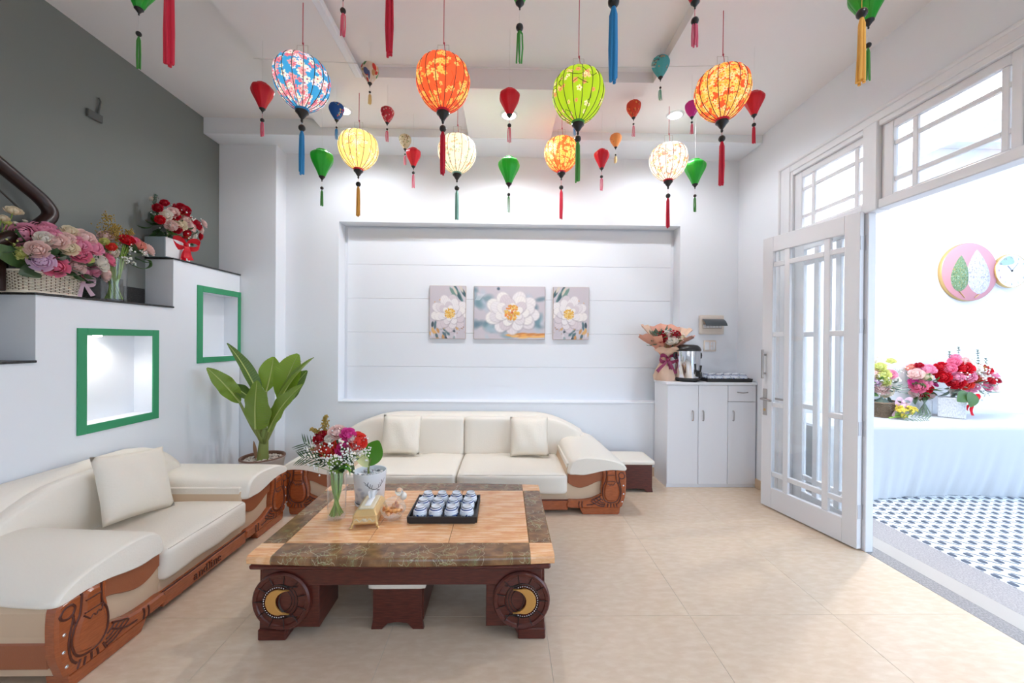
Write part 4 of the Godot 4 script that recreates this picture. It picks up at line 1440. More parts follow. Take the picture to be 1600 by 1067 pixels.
func build_table_things():
	make_tray("black rectangular tray of upturned tea cups on the coffee table", V(-0.357, TT + 0.0005, -2.385), 0.405, 0.325, 0.038)
	for r in 3:
		for c in 4:
			var z: float = -2.285 - 0.100 * r
			var x: float = -0.357 + (c - 1.5) * 0.092 + [0.0, -0.004, 0.005][r]
			make_cup("upturned painted tea cup, %s row, %s from left, on the coffee table tray" % [["front", "middle", "back"][r], ["first", "second", "third", "fourth"][c]], V(x, TT + 0.009, z), c * 1.3 + r * 2.1, "twelve tea cups on the coffee table tray", r + c)
	# clear glass vase, cut slantwise at the foot, with stems in water
	var v := thing("glass_vase", "tall clear cylinder glass vase of stems on the coffee table", "vase", V(-0.993, TT + 0.0005, -2.30))
	var s := S()
	lathe(s, [Vector2(0, 0), Vector2(0.050, 0), Vector2(0.053, 0.004), Vector2(0.0545, 0.28), Vector2(0.0535, 0.282), Vector2(0.0515, 0.28), Vector2(0.050, 0.018), Vector2(0, 0.016)], 36)
	part(v, "glass", s, M.vase_glass)
	var b := thing("flower_bouquet", "bouquet of coral, crimson and magenta roses with palm leaves in the coffee table vase", "flowers", V(-0.993, TT, -2.30))
	rng.seed = 31
	s = S()
	for k in 36:
		var a := rng.randf() * TAU
		var r0 := 0.042 * sqrt(rng.randf())
		var a2 := a + 2.2 + rng.randf()
		tube(s, smooth_line([V(cos(a) * r0, 0.022, sin(a) * r0), V(cos(a2) * 0.022, 0.16, sin(a2) * 0.022), V(cos(a2) * 0.035, 0.29, sin(a2) * 0.035), V(cos(a2) * 0.07, 0.38, sin(a2) * 0.07)], 3), 0.0034, 5)
	var st := part(b, "stems", s, M.flower_stem)
	st.set_meta("kind", "stuff")
	var table_roses := [
		[-0.041, 0.428, 0.031, 0.042, "coral"], [-0.095, 0.491, 0.021, 0.033, "dark_red"], [0.011, 0.526, 0.031, 0.037, "blush"], [0.080, 0.512, 0.036, 0.034, "hot_pink"],
		[0.134, 0.470, 0.013, 0.042, "coral"], [-0.124, 0.430, -0.006, 0.035, "salmon"], [0.050, 0.418, 0.027, 0.034, "hot_pink"], [0.120, 0.442, 0.018, 0.029, "blush"],
		[-0.022, 0.491, 0.052, 0.023, "white"], [0.105, 0.485, 0.041, 0.019, "white"]]
	put_roses(b, table_roses, V(0.01, 0.33, -0.02))
	foliage(b, V(0.01, 0.375, -0.02), V(0.14, 0.09, 0.09), 44, M.leaf_dark, 0.065, 5)
	sprigs(b, V(0.01, 0.40, 0.0), V(0.175, 0.12, 0.12), 340, 0.0062, M.tiny_white, "baby_breath", 6, V(0.0, 0.24, -0.01))
	plume(b, [V(-0.06, 0.44, -0.02), V(-0.085, 0.53, -0.02), V(-0.075, 0.60, -0.02)], 0.022, M.gold_plume, 8)
	plume(b, [V(-0.08, 0.45, -0.02), V(-0.12, 0.51, -0.01), V(-0.155, 0.525, -0.01)], 0.016, M.gold_plume, 9)
	palm_leaf(b, [V(-0.03, 0.33, -0.01), V(-0.12, 0.40, 0.0), V(-0.19, 0.445, 0.01)], 0.085, M.leaf_dark)
	palm_leaf(b, [V(-0.04, 0.32, 0.01), V(-0.12, 0.36, 0.03), V(-0.185, 0.372, 0.045)], 0.07, M.leaf_dark)
	# a striped leaf rolled over the rim
	s = S()
	var P := PackedVector3Array()
	for j in 9:
		var a := lerpf(-0.6, 3.4, j / 8.0)
		for i in 7:
			var k := -1.0 + i / 3.0
			P.append(V(0.062 + 0.036 * cos(a) + 0.010 * k, 0.298 + 0.038 * sin(a) - 0.012 * k, 0.045 + k * 0.042 * sin(PI * (0.12 + 0.8 * j / 8.0))))
	sheet(s, P, 7, 9, false, 0, Rect2(0, 0, 1, 1), false)
	part(b, "leaf", s, M.leaf_fresh)
	s = S()
	var mid := []
	for j in range(1, 8):
		var a := lerpf(-0.6, 3.4, j / 8.0)
		mid.append(V(0.062 + 0.0375 * cos(a), 0.298 + 0.0395 * sin(a), 0.045))
	tube(s, mid, 0.004, 6, true)
	part(b, "leaf_stripe", s, M.leaf_stripe)
	# planter printed with a deer
	var p := thing("planter", "white round planter printed with a grey deer on the coffee table", "planter", V(-0.872, TT + 0.0005, -2.515))
	s = S()
	lathe(s, [Vector2(0.076, 0.012), Vector2(0.088, 0.018), Vector2(0.103, 0.208)], 40, Transform3D(Basis(Vector3.UP, 2.25), Vector3.ZERO), 0, 0, 200)
	part(p, "body", s, M.deer_pot)
	s = S()
	lathe(s, [Vector2(0.103, 0.207), Vector2(0.1035, 0.211), Vector2(0.098, 0.211), Vector2(0.094, 0.178), Vector2(0, 0.178)], 40)
	part(p, "rim", s, M.porcelain)
	s = S()
	lathe(s, [Vector2(0, 0), Vector2(0.088, 0.0), Vector2(0.092, 0.016), Vector2(0.080, 0.017), Vector2(0, 0.012)], 36)
	part(p, "saucer", s, M.porcelain)
	s = S()
	lathe(s, [Vector2(0.0775, 0.014), Vector2(0.0895, 0.0165), Vector2(0.0905, 0.022), Vector2(0.0885, 0.022)], 36)
	part(p, "base_line", s, M.black_plastic)
	rng.seed = 8
	for k in 44:
		var a := rng.randf() * TAU
		var r := 0.084 * sqrt(rng.randf())
		s = S()
		ball(s, V(cos(a) * r, 0.181 + rng.randf() * 0.010, sin(a) * r), V(rng.randf_range(0.008, 0.014), rng.randf_range(0.006, 0.010), rng.randf_range(0.008, 0.014)), 7, 5)
		part(p, "pebble", s, [M.pebble, mat("pebble_dark", rgb8(130, 134, 142), 0.5), mat("pebble_white", rgb8(226, 228, 230), 0.5)][k % 3])
	var pl := thing("potted_leaf_plant", "single broad round green leaf with a pale second leaf growing in the deer planter", "plant", V(-0.872, TT + 0.18, -2.515))
	s = S()
	tube(s, smooth_line([V(-0.01, 0, 0.0), V(-0.008, 0.05, 0.005), V(0.005, 0.11, 0.0)], 4), [0.007, 0.0068, 0.0065, 0.006, 0.006, 0.0055, 0.005, 0.005, 0.0045], 8)
	part(pl, "stem", s, M.stalk)
	s = S()
	blade(s, V(-0.002, 0.06, 0.0), V(0.052, 0.222, -0.01), 0.072, V(-0.25, 0.1, 1), 0.06, 0.12, 0.0, 0.52, 14, 9)
	part(pl, "leaf", s, M.leaf_fresh)
	s = S()
	blade(s, V(-0.002, 0.055, 0.004), V(-0.085, 0.130, 0.03), 0.034, V(0.3, 0.7, 0.7), 0.12, 0.2, 0.0, 0.5, 12, 7)
	part(pl, "pale_leaf", s, M.leaf_pale)
	# gilt tissue box
	var g := thing("tissue_box", "ornate gilded tissue box on curled feet beside the glass vase", "tissue box", V(-0.795, TT + 0.0005, -2.295), 0.10)
	s = S()
	var rings := []
	for e in [[0.020, 0.066, 0.121], [0.03, 0.070, 0.125], [0.058, 0.065, 0.120], [0.064, 0.068, 0.123], [0.068, 0.067, 0.122], [0.088, 0.052, 0.106], [0.092, 0.046, 0.10], [0.0925, 0.03, 0.085]]:
		var ring := []
		for q in [[-1, -0.92], [-0.92, -1], [0, -1.0], [0.92, -1], [1, -0.92], [1, 0], [1, 0.92], [0.92, 1], [0, 1.0], [-0.92, 1], [-1, 0.92], [-1, 0]]:
			ring.append(V(q[0] * e[1], e[0], q[1] * e[2]))
		rings.append(ring)
	loft(s, rings, null, -1)
	part(g, "body", s, M.gold_metal)
	for x in [-1, 1]:
		for z in [-1, 1]:
			s = S()
			tube(s, smooth_line([V(x * 0.058, 0.030, z * 0.112), V(x * 0.068, 0.018, z * 0.122), V(x * 0.066, 0.006, z * 0.120), V(x * 0.074, 0.004, z * 0.128), V(x * 0.078, 0.009, z * 0.132)], 3), [0.011, 0.010, 0.009, 0.0085, 0.008, 0.007, 0.0065, 0.006, 0.0055, 0.005, 0.005, 0.0045, 0.004], 7)
			part(g, "foot", s, M.gold_metal)
	for sg in [-1, 1]:
		s = S()
		var pts := []
		for k in 15:
			var x := lerpf(-0.054, 0.054, k / 14.0)
			pts.append(V(x, 0.043 + 0.008 * sin(k * 1.35), sg * (0.1225 - absf(x) * 0.01)))
		tube(s, pts, 0.0032, 6)
		ball(s, V(0, 0.044, sg * 0.123), V(0.012, 0.010, 0.005), 10, 6)
		part(g, "scroll", s, M.gold_lace)
	s = S()
	soft(s, V(0.085, 0.010, 0.185), 0.004, Vector3.ZERO, 5, null, Transform3D(Basis(), V(0, 0.095, 0)))
	part(g, "lace_panel", s, M.gold_lace)
	s = S()
	soft(s, V(0.034, 0.006, 0.125), 0.003, V(0, 0.002, 0), 5, null, Transform3D(Basis(), V(0, 0.100, 0.0)))
	part(g, "slot_panel", s, M.tissue)
	s = S()
	P = PackedVector3Array()
	for j in 7:
		var t := j / 6.0
		for i in 9:
			var k := -1.0 + i / 4.0
			P.append(V(0.022 * k * (0.5 + 0.8 * t) + 0.01 * t, 0.100 + 0.055 * t - 0.012 * t * absf(k), -0.035 + 0.012 * sin(k * 5.0 + t * 2.0) * (0.4 + t)))
	sheet(s, P, 9, 7)
	part(g, "tissue", s, M.tissue)
	# cut glass candy dish with its lid leaning behind
	var c := thing("candy_dish", "cut glass candy dish of orange sweets with its domed lid, beside the tissue box", "dish", V(-0.655, TT + 0.0005, -2.285))
	s = S()
	lathe(s, [Vector2(0, 0.004), Vector2(0.036, 0.0), Vector2(0.040, 0.006), Vector2(0.060, 0.024), Vector2(0.074, 0.048), Vector2(0.077, 0.062), Vector2(0.073, 0.062), Vector2(0.069, 0.048), Vector2(0.054, 0.026), Vector2(0.034, 0.012), Vector2(0, 0.010)], 32, Transform3D(), 32, 0.05, 20.0)
	part(c, "bowl", s, M.thin_glass)
	rng.seed = 12
	for k in 34:
		var a := rng.randf() * TAU
		var r := 0.054 * sqrt(rng.randf())
		s = S()
		soft(s, V(0.026, 0.013, 0.018), 0.006, V(0, 0.002, 0), 3, null, Transform3D(Basis.from_euler(V(rng.randf() * 3, rng.randf() * 6, rng.randf() * 3)), V(cos(a) * r, 0.022 + r * 0.35 + rng.randf() * 0.035, sin(a) * r)))
		part(c, "sweet", s, M.candy if k % 4 else M.candy_dark)
	var lx := Transform3D(Basis(Vector3.RIGHT, -0.42) * Basis(Vector3.BACK, -0.22), V(0.004, 0.066, -0.012))
	s = S()
	lathe(s, [Vector2(0.076, 0.0), Vector2(0.070, 0.018), Vector2(0.052, 0.040), Vector2(0.026, 0.054), Vector2(0.012, 0.060), Vector2(0.012, 0.066), Vector2(0, 0.066)], 32, lx, 32, 0.06, 20.0)
	var lid := part(c, "lid", s, M.thin_glass)
	s = S()
	ball(s, lx * V(0.0, 0.086, 0), V(0.024, 0.024, 0.024), 14, 10)
	part(lid, "knob", s, M.glass)
	s = S()
	ball(s, V(0.048, 0.118, -0.045), V(0.021, 0.024, 0.021), 16, 10)
	part(c, "pearl_knob", s, mat("pearl", rgb8(226, 220, 208), 0.15, 0.2))

# ---------- flowers ----------
var rose_mesh: ArrayMesh
var leaf_mesh: ArrayMesh

# a full rose of radius 1: shells of overlapping petals round a tight heart, opening along +y
func make_rose():
	var s := S()
	for L in [[0.22, 14.0, 3, 0.62, 0.0], [0.38, 24.0, 3, 0.46, 0.04], [0.54, 36.0, 4, 0.32, 0.12], [0.70, 52.0, 5, 0.18, 0.24], [0.84, 70.0, 5, 0.08, 0.36], [0.92, 86.0, 6, -0.02, 0.42]]:
		for k in L[2]:
			var a0: float = TAU * (k + 0.37 * L[2]) / L[2]
			var half: float = TAU / L[2] * 0.78
			var P := PackedVector3Array()
			for j in 5:
				var t := j / 4.0
				var pol := deg_to_rad(lerpf(165.0, L[1], t))
				for i in 6:
					var w := -1.0 + i * 0.4
					var a: float = a0 + w * half * (0.55 + 0.45 * sin(PI * minf(t + 0.25, 1.0)))
					var r: float = L[0] * (1.0 + 0.05 * w + L[4] * maxf(0, t - 0.6) * 2.0)
					var drop: float = (0.16 * w * w * t + 0.35 * L[4] * maxf(0, t - 0.7)) * L[0]
					P.append(V(cos(a) * sin(pol) * r, -cos(pol) * -1.0 * r * 0.72 + L[3] * 0.6 - drop, sin(a) * sin(pol) * r))
			sheet(s, P, 6, 5, false, 0, Rect2(0, 0, 1, 1), false)
	rose_mesh = done(s)
	s = S()
	blade(s, Vector3.ZERO, V(0, 0, 1), 0.30, Vector3.UP, 0.12, 0.25, 0.0, 0.42, 6, 5)
	leaf_mesh = done(s)

func towards(d: Vector3, roll: float) -> Basis:
	var y := d.normalized()
	var x := y.cross(V(0.3, 0.2, 1)).normalized()
	return Basis(x, y, x.cross(y)) * Basis(Vector3.UP, roll)

func put_roses(t: Node3D, rows: Array, heart: Vector3):
	if rose_mesh == null:
		make_rose()
	for e in rows:
		var at := V(e[0], e[1], e[2])
		var eye := (V(0, 1.5, 0) - t.position - at).normalized()
		var o := part(t, "rose", rose_mesh, M["petal_" + e[4]])
		var out := (at - heart).normalized()
		o.transform = Transform3D(towards(out + eye * 0.75, rng.randf() * TAU).scaled_local(V(1, 0.95, 1) * e[3] * 1.17), at - out * e[3] * 0.2)

func foliage(t: Node3D, c: Vector3, r: Vector3, n: int, m: Material, size: float, sd: int, up := 0.35):
	if rose_mesh == null:
		make_rose()
	rng.seed = sd
	for k in n:
		var d := V(rng.randfn(), rng.randfn() * 0.8 + up, rng.randfn()).normalized()
		var o := part(t, "leaf", leaf_mesh, m)
		var z := (d + V(rng.randfn(), rng.randfn(), rng.randfn()) * 0.35).normalized()
		var x := z.cross(Vector3.UP if absf(z.y) < 0.9 else Vector3.RIGHT).normalized()
		o.transform = Transform3D(Basis(x, z.cross(x), z).scaled_local(Vector3.ONE * size * rng.randf_range(0.75, 1.25)), c + d * r * rng.randf_range(0.55, 0.85))

# many tiny blossoms on hair-thin stalks, made as one part
func sprigs(t: Node3D, c: Vector3, r: Vector3, n: int, size: float, m: Material, called: String, sd: int, root: Vector3):
	rng.seed = sd
	var s := S()
	var st := S()
	var hub := Vector3.ZERO
	for k in n:
		if k % 9 == 0:
			var d := V(rng.randfn(), rng.randfn() * 0.9 + 0.2, rng.randfn() + 0.3).normalized()
			hub = c + d * r * rng.randf_range(0.75, 1.0)
			tube(st, [root, root.lerp(hub, 0.5) + V(0, 0.01, 0), hub], 0.0008, 4)
		var p := hub + V(rng.randfn(), rng.randfn(), rng.randfn()) * r.y * 0.16
		tube(st, [hub.lerp(root, 0.08), p], 0.0005, 3, false)
		ball(s, p, Vector3.ONE * size * rng.randf_range(0.7, 1.1), 6, 4)
	var o := part(t, called, s, m)
	o.set_meta("kind", "stuff")
	o = part(t, "sprig_stalks", st, M.flower_stem)
	o.set_meta("kind", "stuff")

func plume(t: Node3D, pts: Array, w: float, m: Material, sd: int):
	rng.seed = sd
	var s := S()
	var L := smooth_line(pts, 10)
	tube(s, L, 0.0016, 4)
	for k in range(6, L.size()):
		var f := float(k) / L.size()
		var ww := w * (1.35 - f)
		for j in 14:
			var p: Vector3 = L[k] + V(rng.randfn(), rng.randfn() * 0.7, rng.randfn()) * ww * 0.6
			ball(s, p, V(1, 1.3, 1) * rng.randf_range(0.0026, 0.0052), 5, 3)
	var o := part(t, "plume", s, m)
	o.set_meta("kind", "stuff")

# a feather palm: narrow leaflets along a rib
func palm_leaf(t: Node3D, pts: Array, l: float, m: Material):
	var L := smooth_line(pts, 9)
	var s := S()
	tube(s, L, 0.0022, 5)
	var holder := part(t, "palm_rib", s, m)
	for k in range(3, L.size(), 2):
		var dir: Vector3 = (L[k] - L[k - 1]).normalized()
		var side := dir.cross(V(0, 0.3, 1)).normalized()
		for sg in [-1, 1]:
			s = S()
			var tip: Vector3 = L[k] + (side * sg * 0.75 + dir * 0.8).normalized() * l * (1.1 - 0.6 * absf(float(k) / L.size() - 0.45)) + V(0, -0.006, 0)
			blade(s, L[k], tip, 0.0036, V(0, 0.5, 1), 0.05, 0.3, 0.0, 0.4, 5, 3)
			part(holder, "leaflet", s, m)

func bow(t: Node3D, at: Vector3, size: float, m: Material, look: float, tails: Array):
	var s := S()
	var B := Transform3D(Basis(Vector3.UP, look), at)
	for sg in [-1, 1]:
		var P := PackedVector3Array()
		var n := 13
		for j in n:
			var a := TAU * j / (n - 1.0)
			for i in 4:
				var k := (i - 1.5) / 1.5
				var r := size * (0.42 + 0.12 * k * sin(a / 2))
				P.append(B * V(sg * (size * 0.62 * (1 - cos(a)) * 0.62), size * 0.30 * sin(a) + k * size * 0.19 * (0.35 + 0.65 * sin(a / 2)) + size * 0.12 * (1 - cos(a)) * 0.5, size * 0.10 * k + size * 0.12 * sin(a / 2)))
		sheet(s, P, 4, n, false, 0, Rect2(0, 0, 1, 1), sg > 0)
	ball(s, B * V(0, 0, size * 0.08), V(1, 1, 0.8) * size * 0.16, 10, 8)
	var o := part(t, "bow", s, m)
	for q in tails:
		s = S()
		var P := PackedVector3Array()
		var dir: Vector3 = q
		var sd := dir.cross(V(0, 0, 1)).normalized() * size * 0.15
		for j in 9:
			var f := j / 8.0
			var p := dir * f + V(0, 0, size * 0.10 * sin(f * 6.0) + size * 0.06)
			for i in 3:
				P.append(B * (p + sd * (i - 1) * (0.6 + 0.5 * f)))
		sheet(s, P, 3, 9)
		part(o, "ribbon_tail", s, m)

# a woven basket: rods round upright stakes
func basket(t: Node3D, w: float, d: float, h: float, flare: float, m: Material):
	var n := 44
	var rows := 14
	var edge := func(a: float, k: float):
		# rounded rectangle
		var c := cos(a)
		var q := sin(a)
		var p := pow(pow(absf(c), 4.0) + pow(absf(q), 4.0), -0.25)
		return Vector2(c * p * w / 2, q * p * d / 2) * (1.0 + flare * k)
	var s := S()
	for r in rows:
		var y := h * (r + 0.5) / rows
		var P := PackedVector3Array()
		for i in n * 2:
			var a := TAU * i / (n * 2.0)
			var p: Vector2 = edge.call(a, y / h)
			var o := 0.0035 * (1 if (i / 2 + r) % 2 else -1)
			var out := p.normalized() * o
			P.append(V(p.x + out.x, y, p.y + out.y))
		var pts := []
		for p in P:
			pts.append(p)
		pts.append(P[0])
		tube(s, pts, h / rows * 0.55, 5, false, 0.8)
	var o := part(t, "weave", s, m)
	o.set_meta("kind", "stuff")
	s = S()
	for i in n:
		var a := TAU * (i + 0.25) / n
		var p0: Vector2 = edge.call(a, 0.0)
		var p1: Vector2 = edge.call(a, 1.0)
		tube(s, [V(p0.x, 0, p0.y), V(p1.x, h, p1.y)], 0.0028, 5)
	o = part(t, "stakes", s, M.dark_wicker)
	o.set_meta("kind", "stuff")
	for y in [0.004, h]:
		s = S()
		var pts := []
		for i in 41:
			var p: Vector2 = edge.call(TAU * i / 40.0, y / h)
			pts.append(V(p.x, y, p.y))
		tube(s, pts, 0.008, 8, false)
		part(t, "rim", s, m)
	s = S()
	var bp := PackedVector2Array()
	for i in 32:
		bp.append(edge.call(TAU * i / 32.0, 0.0) * 0.96)
	extrude(s, bp, 0.0, 0.006, 0.0, Transform3D(Basis(V(1, 0, 0), V(0, 0, 1), V(0, -1, 0)), V(0, 0.006, 0)))
	part(t, "bottom", s, M.dark_wicker)

func build_ledge_flowers():
	var y0 := 1.7605
	# wicker basket of pink roses
	var k := thing("flower_basket", "white wicker basket with a pink ribbon on the stair ledge", "basket", V(-2.885, y0, -2.445))
	basket(k, 0.175, 0.315, 0.125, 0.06, M.wicker)
	bow(k, V(0.085, 0.10, -0.155), 0.075, M.ribbon_pink, 0.9, [V(-0.02, -0.105, 0.02), V(0.045, -0.085, 0.0)])
	var b := thing("flower_bouquet", "large arrangement of pink and white roses in the wicker basket on the stair ledge", "flowers", V(-2.885, y0, -2.44))
	var basket_roses := [
		[0.015, 0.354, 0.116, 0.062, "pink"], [0.045, 0.407, 0.033, 0.048, "pink"], [0.135, 0.331, 0.099, 0.033, "white"], [0.159, 0.327, 0.053, 0.039, "blush"],
		[0.154, 0.359, -0.003, 0.031, "blush"], [0.144, 0.254, 0.143, 0.038, "blush"], [0.140, 0.186, 0.118, 0.043, "lilac"], [0.141, 0.168, 0.046, 0.046, "rose_pink"],
		[0.173, 0.297, 0.002, 0.037, "cream"], [0.162, 0.337, -0.075, 0.043, "pink"], [0.132, 0.402, -0.128, 0.046, "blush"], [0.141, 0.348, -0.179, 0.045, "pink"],
		[0.166, 0.274, -0.074, 0.042, "rose_pink"], [0.094, 0.260, -0.280, 0.047, "white"], [0.050, 0.299, -0.380, 0.037, "rose_pink"], [0.069, 0.204, -0.262, 0.038, "pink"],
		[0.015, 0.195, -0.388, 0.042, "blush"], [0.140, 0.191, -0.077, 0.038, "blush"], [0.080, 0.225, 0.166, 0.027, "lime"], [0.148, 0.257, -0.139, 0.025, "lime"],
		[0.082, 0.172, -0.189, 0.032, "pink"], [0.115, 0.421, -0.056, 0.030, "cream"], [0.130, 0.366, 0.056, 0.032, "pink"]]
	put_roses(b, basket_roses, V(0.0, 0.16, -0.06))
	foliage(b, V(0.06, 0.20, -0.05), V(0.08, 0.14, 0.26), 48, M.leaf_dark, 0.085, 41)
	foliage(b, V(0.06, 0.22, -0.02), V(0.09, 0.14, 0.24), 22, M.leaf_grey, 0.065, 42)
	var s := S()
	blade(s, V(0.05, 0.15, 0.12), V(0.02, 0.25, 0.27), 0.05, V(1, 0.2, 0.3), 0.1, 0.15)
	part(b, "leaf", s, M.leaf_green)
	s = S()
	blade(s, V(0.08, 0.13, 0.08), V(0.11, 0.09, 0.20), 0.045, V(1, 0.4, 0.3), 0.1, 0.15)
	part(b, "leaf", s, M.leaf_dark)
	sprigs(b, V(0.04, 0.24, -0.05), V(0.13, 0.16, 0.28), 60, 0.006, M.petal_lime, "filler_buds", 43, V(0, 0.1, 0))
	# cream roses at the edge
	b = thing("rose_sprigs", "cream roses and pale sprigs before the handrail curl, behind the basket", "flowers", V(-2.95, y0, -2.16))
	var edge_roses := [
		[0.036, 0.491, -0.171, 0.028, "cream"], [0.033, 0.429, -0.122, 0.020, "cream"], [0.034, 0.409, -0.139, 0.015, "lime"], [0.035, 0.416, -0.182, 0.011, "white"],
		[0.030, 0.444, -0.230, 0.009, "white"]]
	put_roses(b, edge_roses, V(0, 0.2, -0.15))
	s = S()
	for e in edge_roses:
		tube(s, smooth_line([V(0.0, 0.0, -0.05), V(0.01, 0.2, e[2] * 0.7), V(e[0], e[1], e[2])], 3), 0.003, 5)
	var st := part(b, "stems", s, M.flower_stem)
	st.set_meta("kind", "stuff")
	foliage(b, V(0.02, 0.36, -0.12), V(0.03, 0.08, 0.08), 14, M.leaf_grey, 0.05, 44)
	# glass vase of mixed flowers
	var v := thing("glass_vase", "clear glass vase crowded with green stems on the stair ledge", "vase", V(-2.885, y0, -2.885))
	s = S()
	lathe(s, [Vector2(0, 0), Vector2(0.066, 0), Vector2(0.070, 0.004), Vector2(0.072, 0.315), Vector2(0.070, 0.317), Vector2(0.068, 0.315), Vector2(0.066, 0.018), Vector2(0, 0.015)], 32)
	part(v, "glass", s, M.vase_glass)
	b = thing("flower_bouquet", "loose bouquet of red, blush and salmon roses with golden plumes in the ledge vase", "flowers", V(-2.885, y0, -2.885))
	rng.seed = 51
	s = S()
	for q in 26:
		var a := rng.randf() * TAU
		var r := 0.05 * sqrt(rng.randf())
		var a2 := a + 1.5 + rng.randf()
		tube(s, smooth_line([V(cos(a) * r, 0.02, sin(a) * r), V(cos(a2) * 0.03, 0.18, sin(a2) * 0.03), V(cos(a2) * 0.05, 0.33, sin(a2) * 0.06), V(cos(a2) * 0.07, 0.42, sin(a2) * 0.10)], 3), 0.004, 5)
	st = part(b, "stems", s, M.flower_stem)
	st.set_meta("kind", "stuff")
	var vase_roses := [
		[0.089, 0.466, -0.008, 0.033, "red"], [-0.005, 0.479, 0.058, 0.036, "blush"], [0.085, 0.459, -0.105, 0.039, "salmon"], [0.022, 0.455, -0.267, 0.040, "blush"],
		[0.040, 0.355, 0.056, 0.029, "white"], [0.072, 0.386, 0.092, 0.022, "coral"], [0.086, 0.477, -0.064, 0.028, "rose_pink"], [0.043, 0.418, 0.115, 0.021, "lime"],
		[0.052, 0.421, -0.176, 0.026, "blush"]]
	put_roses(b, vase_roses, V(0, 0.32, -0.03))
	foliage(b, V(0.02, 0.37, -0.05), V(0.07, 0.07, 0.12), 30, M.leaf_dark, 0.075, 52)
	plume(b, [V(0.0, 0.38, 0.02), V(0.01, 0.50, 0.05), V(0.03, 0.61, 0.07)], 0.06, M.gold_plume, 53)
	plume(b, [V(0.0, 0.38, 0.0), V(0.02, 0.48, 0.02), V(0.03, 0.55, 0.01)], 0.05, M.gold_plume, 54)
	plume(b, [V(0.0, 0.38, -0.02), V(0.03, 0.48, -0.05), V(0.05, 0.54, -0.07)], 0.045, M.gold_plume, 55)
	sprigs(b, V(0.06, 0.37, -0.08), V(0.07, 0.07, 0.13), 90, 0.006, M.tiny_white, "baby_breath", 56, V(0, 0.3, 0))
	s = S()
	tube(s, smooth_line([V(0.04, 0.30, -0.06), V(0.07, 0.27, -0.14), V(0.07, 0.30, -0.21), V(0.06, 0.345, -0.22), V(0.05, 0.35, -0.18)], 5), [0.004, 0.006, 0.008, 0.010, 0.012, 0.013, 0.014, 0.015, 0.015, 0.015, 0.015, 0.014, 0.013, 0.012, 0.011, 0.010, 0.008, 0.006, 0.005, 0.004, 0.003], 6, true, 0.15)
	part(b, "looped_leaf", s, M.leaf_green)
	# square box with the red bow on the upper step
	var y1 := 2.1655
	var bxx := thing("flower_box", "pale square flower box with a red satin bow on the top stair ledge", "box", V(-2.885, y1, -3.33))
	s = S()
	box(s, V(-0.085, 0, 0.035), V(0.085, 0.165, 0.118), 0.003)
	box(s, V(-0.085, 0, -0.13), V(0.085, 0.165, 0.0345), 0.003)
	part(bxx, "side_panel", s, M.box_grey)
	part(bxx, "front_panel", bx(0.0855, 0.089, 0.003, 0.162, -0.128, 0.116, 0.001), M.box_white)
	bow(bxx, V(0.118, 0.135, -0.045), 0.125, M.ribbon_red, 1.0, [V(-0.02, -0.135, 0.01), V(0.03, -0.13, 0.02), V(0.0, -0.12, 0.03)])
	b = thing("flower_bouquet", "dome of dark red and blush roses in the box with the red bow", "flowers", V(-2.885, y1, -3.33))
	var box_roses := [
		[0.055, 0.454, 0.094, 0.024, "dark_red"], [0.053, 0.391, 0.156, 0.027, "dark_red"], [0.079, 0.291, 0.163, 0.026, "red"], [0.094, 0.451, -0.036, 0.047, "dark_red"],
		[0.104, 0.360, 0.046, 0.028, "dark_red"], [0.088, 0.257, 0.008, 0.027, "dark_red"], [0.057, 0.256, -0.147, 0.035, "red"], [-0.015, 0.299, -0.389, 0.028, "red"],
		[0.071, 0.377, -0.238, 0.041, "dark_red"], [0.099, 0.403, -0.087, 0.022, "dark_red"], [0.098, 0.391, 0.063, 0.033, "blush"], [0.093, 0.345, 0.123, 0.034, "white"],
		[0.094, 0.270, 0.075, 0.033, "blush"], [0.099, 0.303, -0.015, 0.038, "cream"], [0.102, 0.377, -0.063, 0.027, "blush"], [0.083, 0.335, -0.157, 0.035, "blush"],
		[0.013, 0.277, -0.281, 0.032, "white"], [0.035, 0.419, -0.367, 0.029, "blush"], [0.028, 0.352, -0.339, 0.032, "blush"], [-0.015, 0.472, 0.129, 0.017, "white"]]
	put_roses(b, box_roses, V(0, 0.26, -0.08))
	foliage(b, V(0.01, 0.27, -0.06), V(0.09, 0.13, 0.20), 40, M.leaf_dark, 0.075, 61)
	foliage(b, V(0.02, 0.25, 0.06), V(0.08, 0.08, 0.08), 14, M.leaf_green, 0.085, 62, -0.2)
	sprigs(b, V(0.03, 0.30, -0.08), V(0.12, 0.16, 0.24), 130, 0.0065, M.tiny_white, "baby_breath", 63, V(0, 0.2, 0))
	plume(b, [V(0.0, 0.30, 0.10), V(0.01, 0.40, 0.13), V(0.02, 0.50, 0.13)], 0.018, M.leaf_grey, 64)

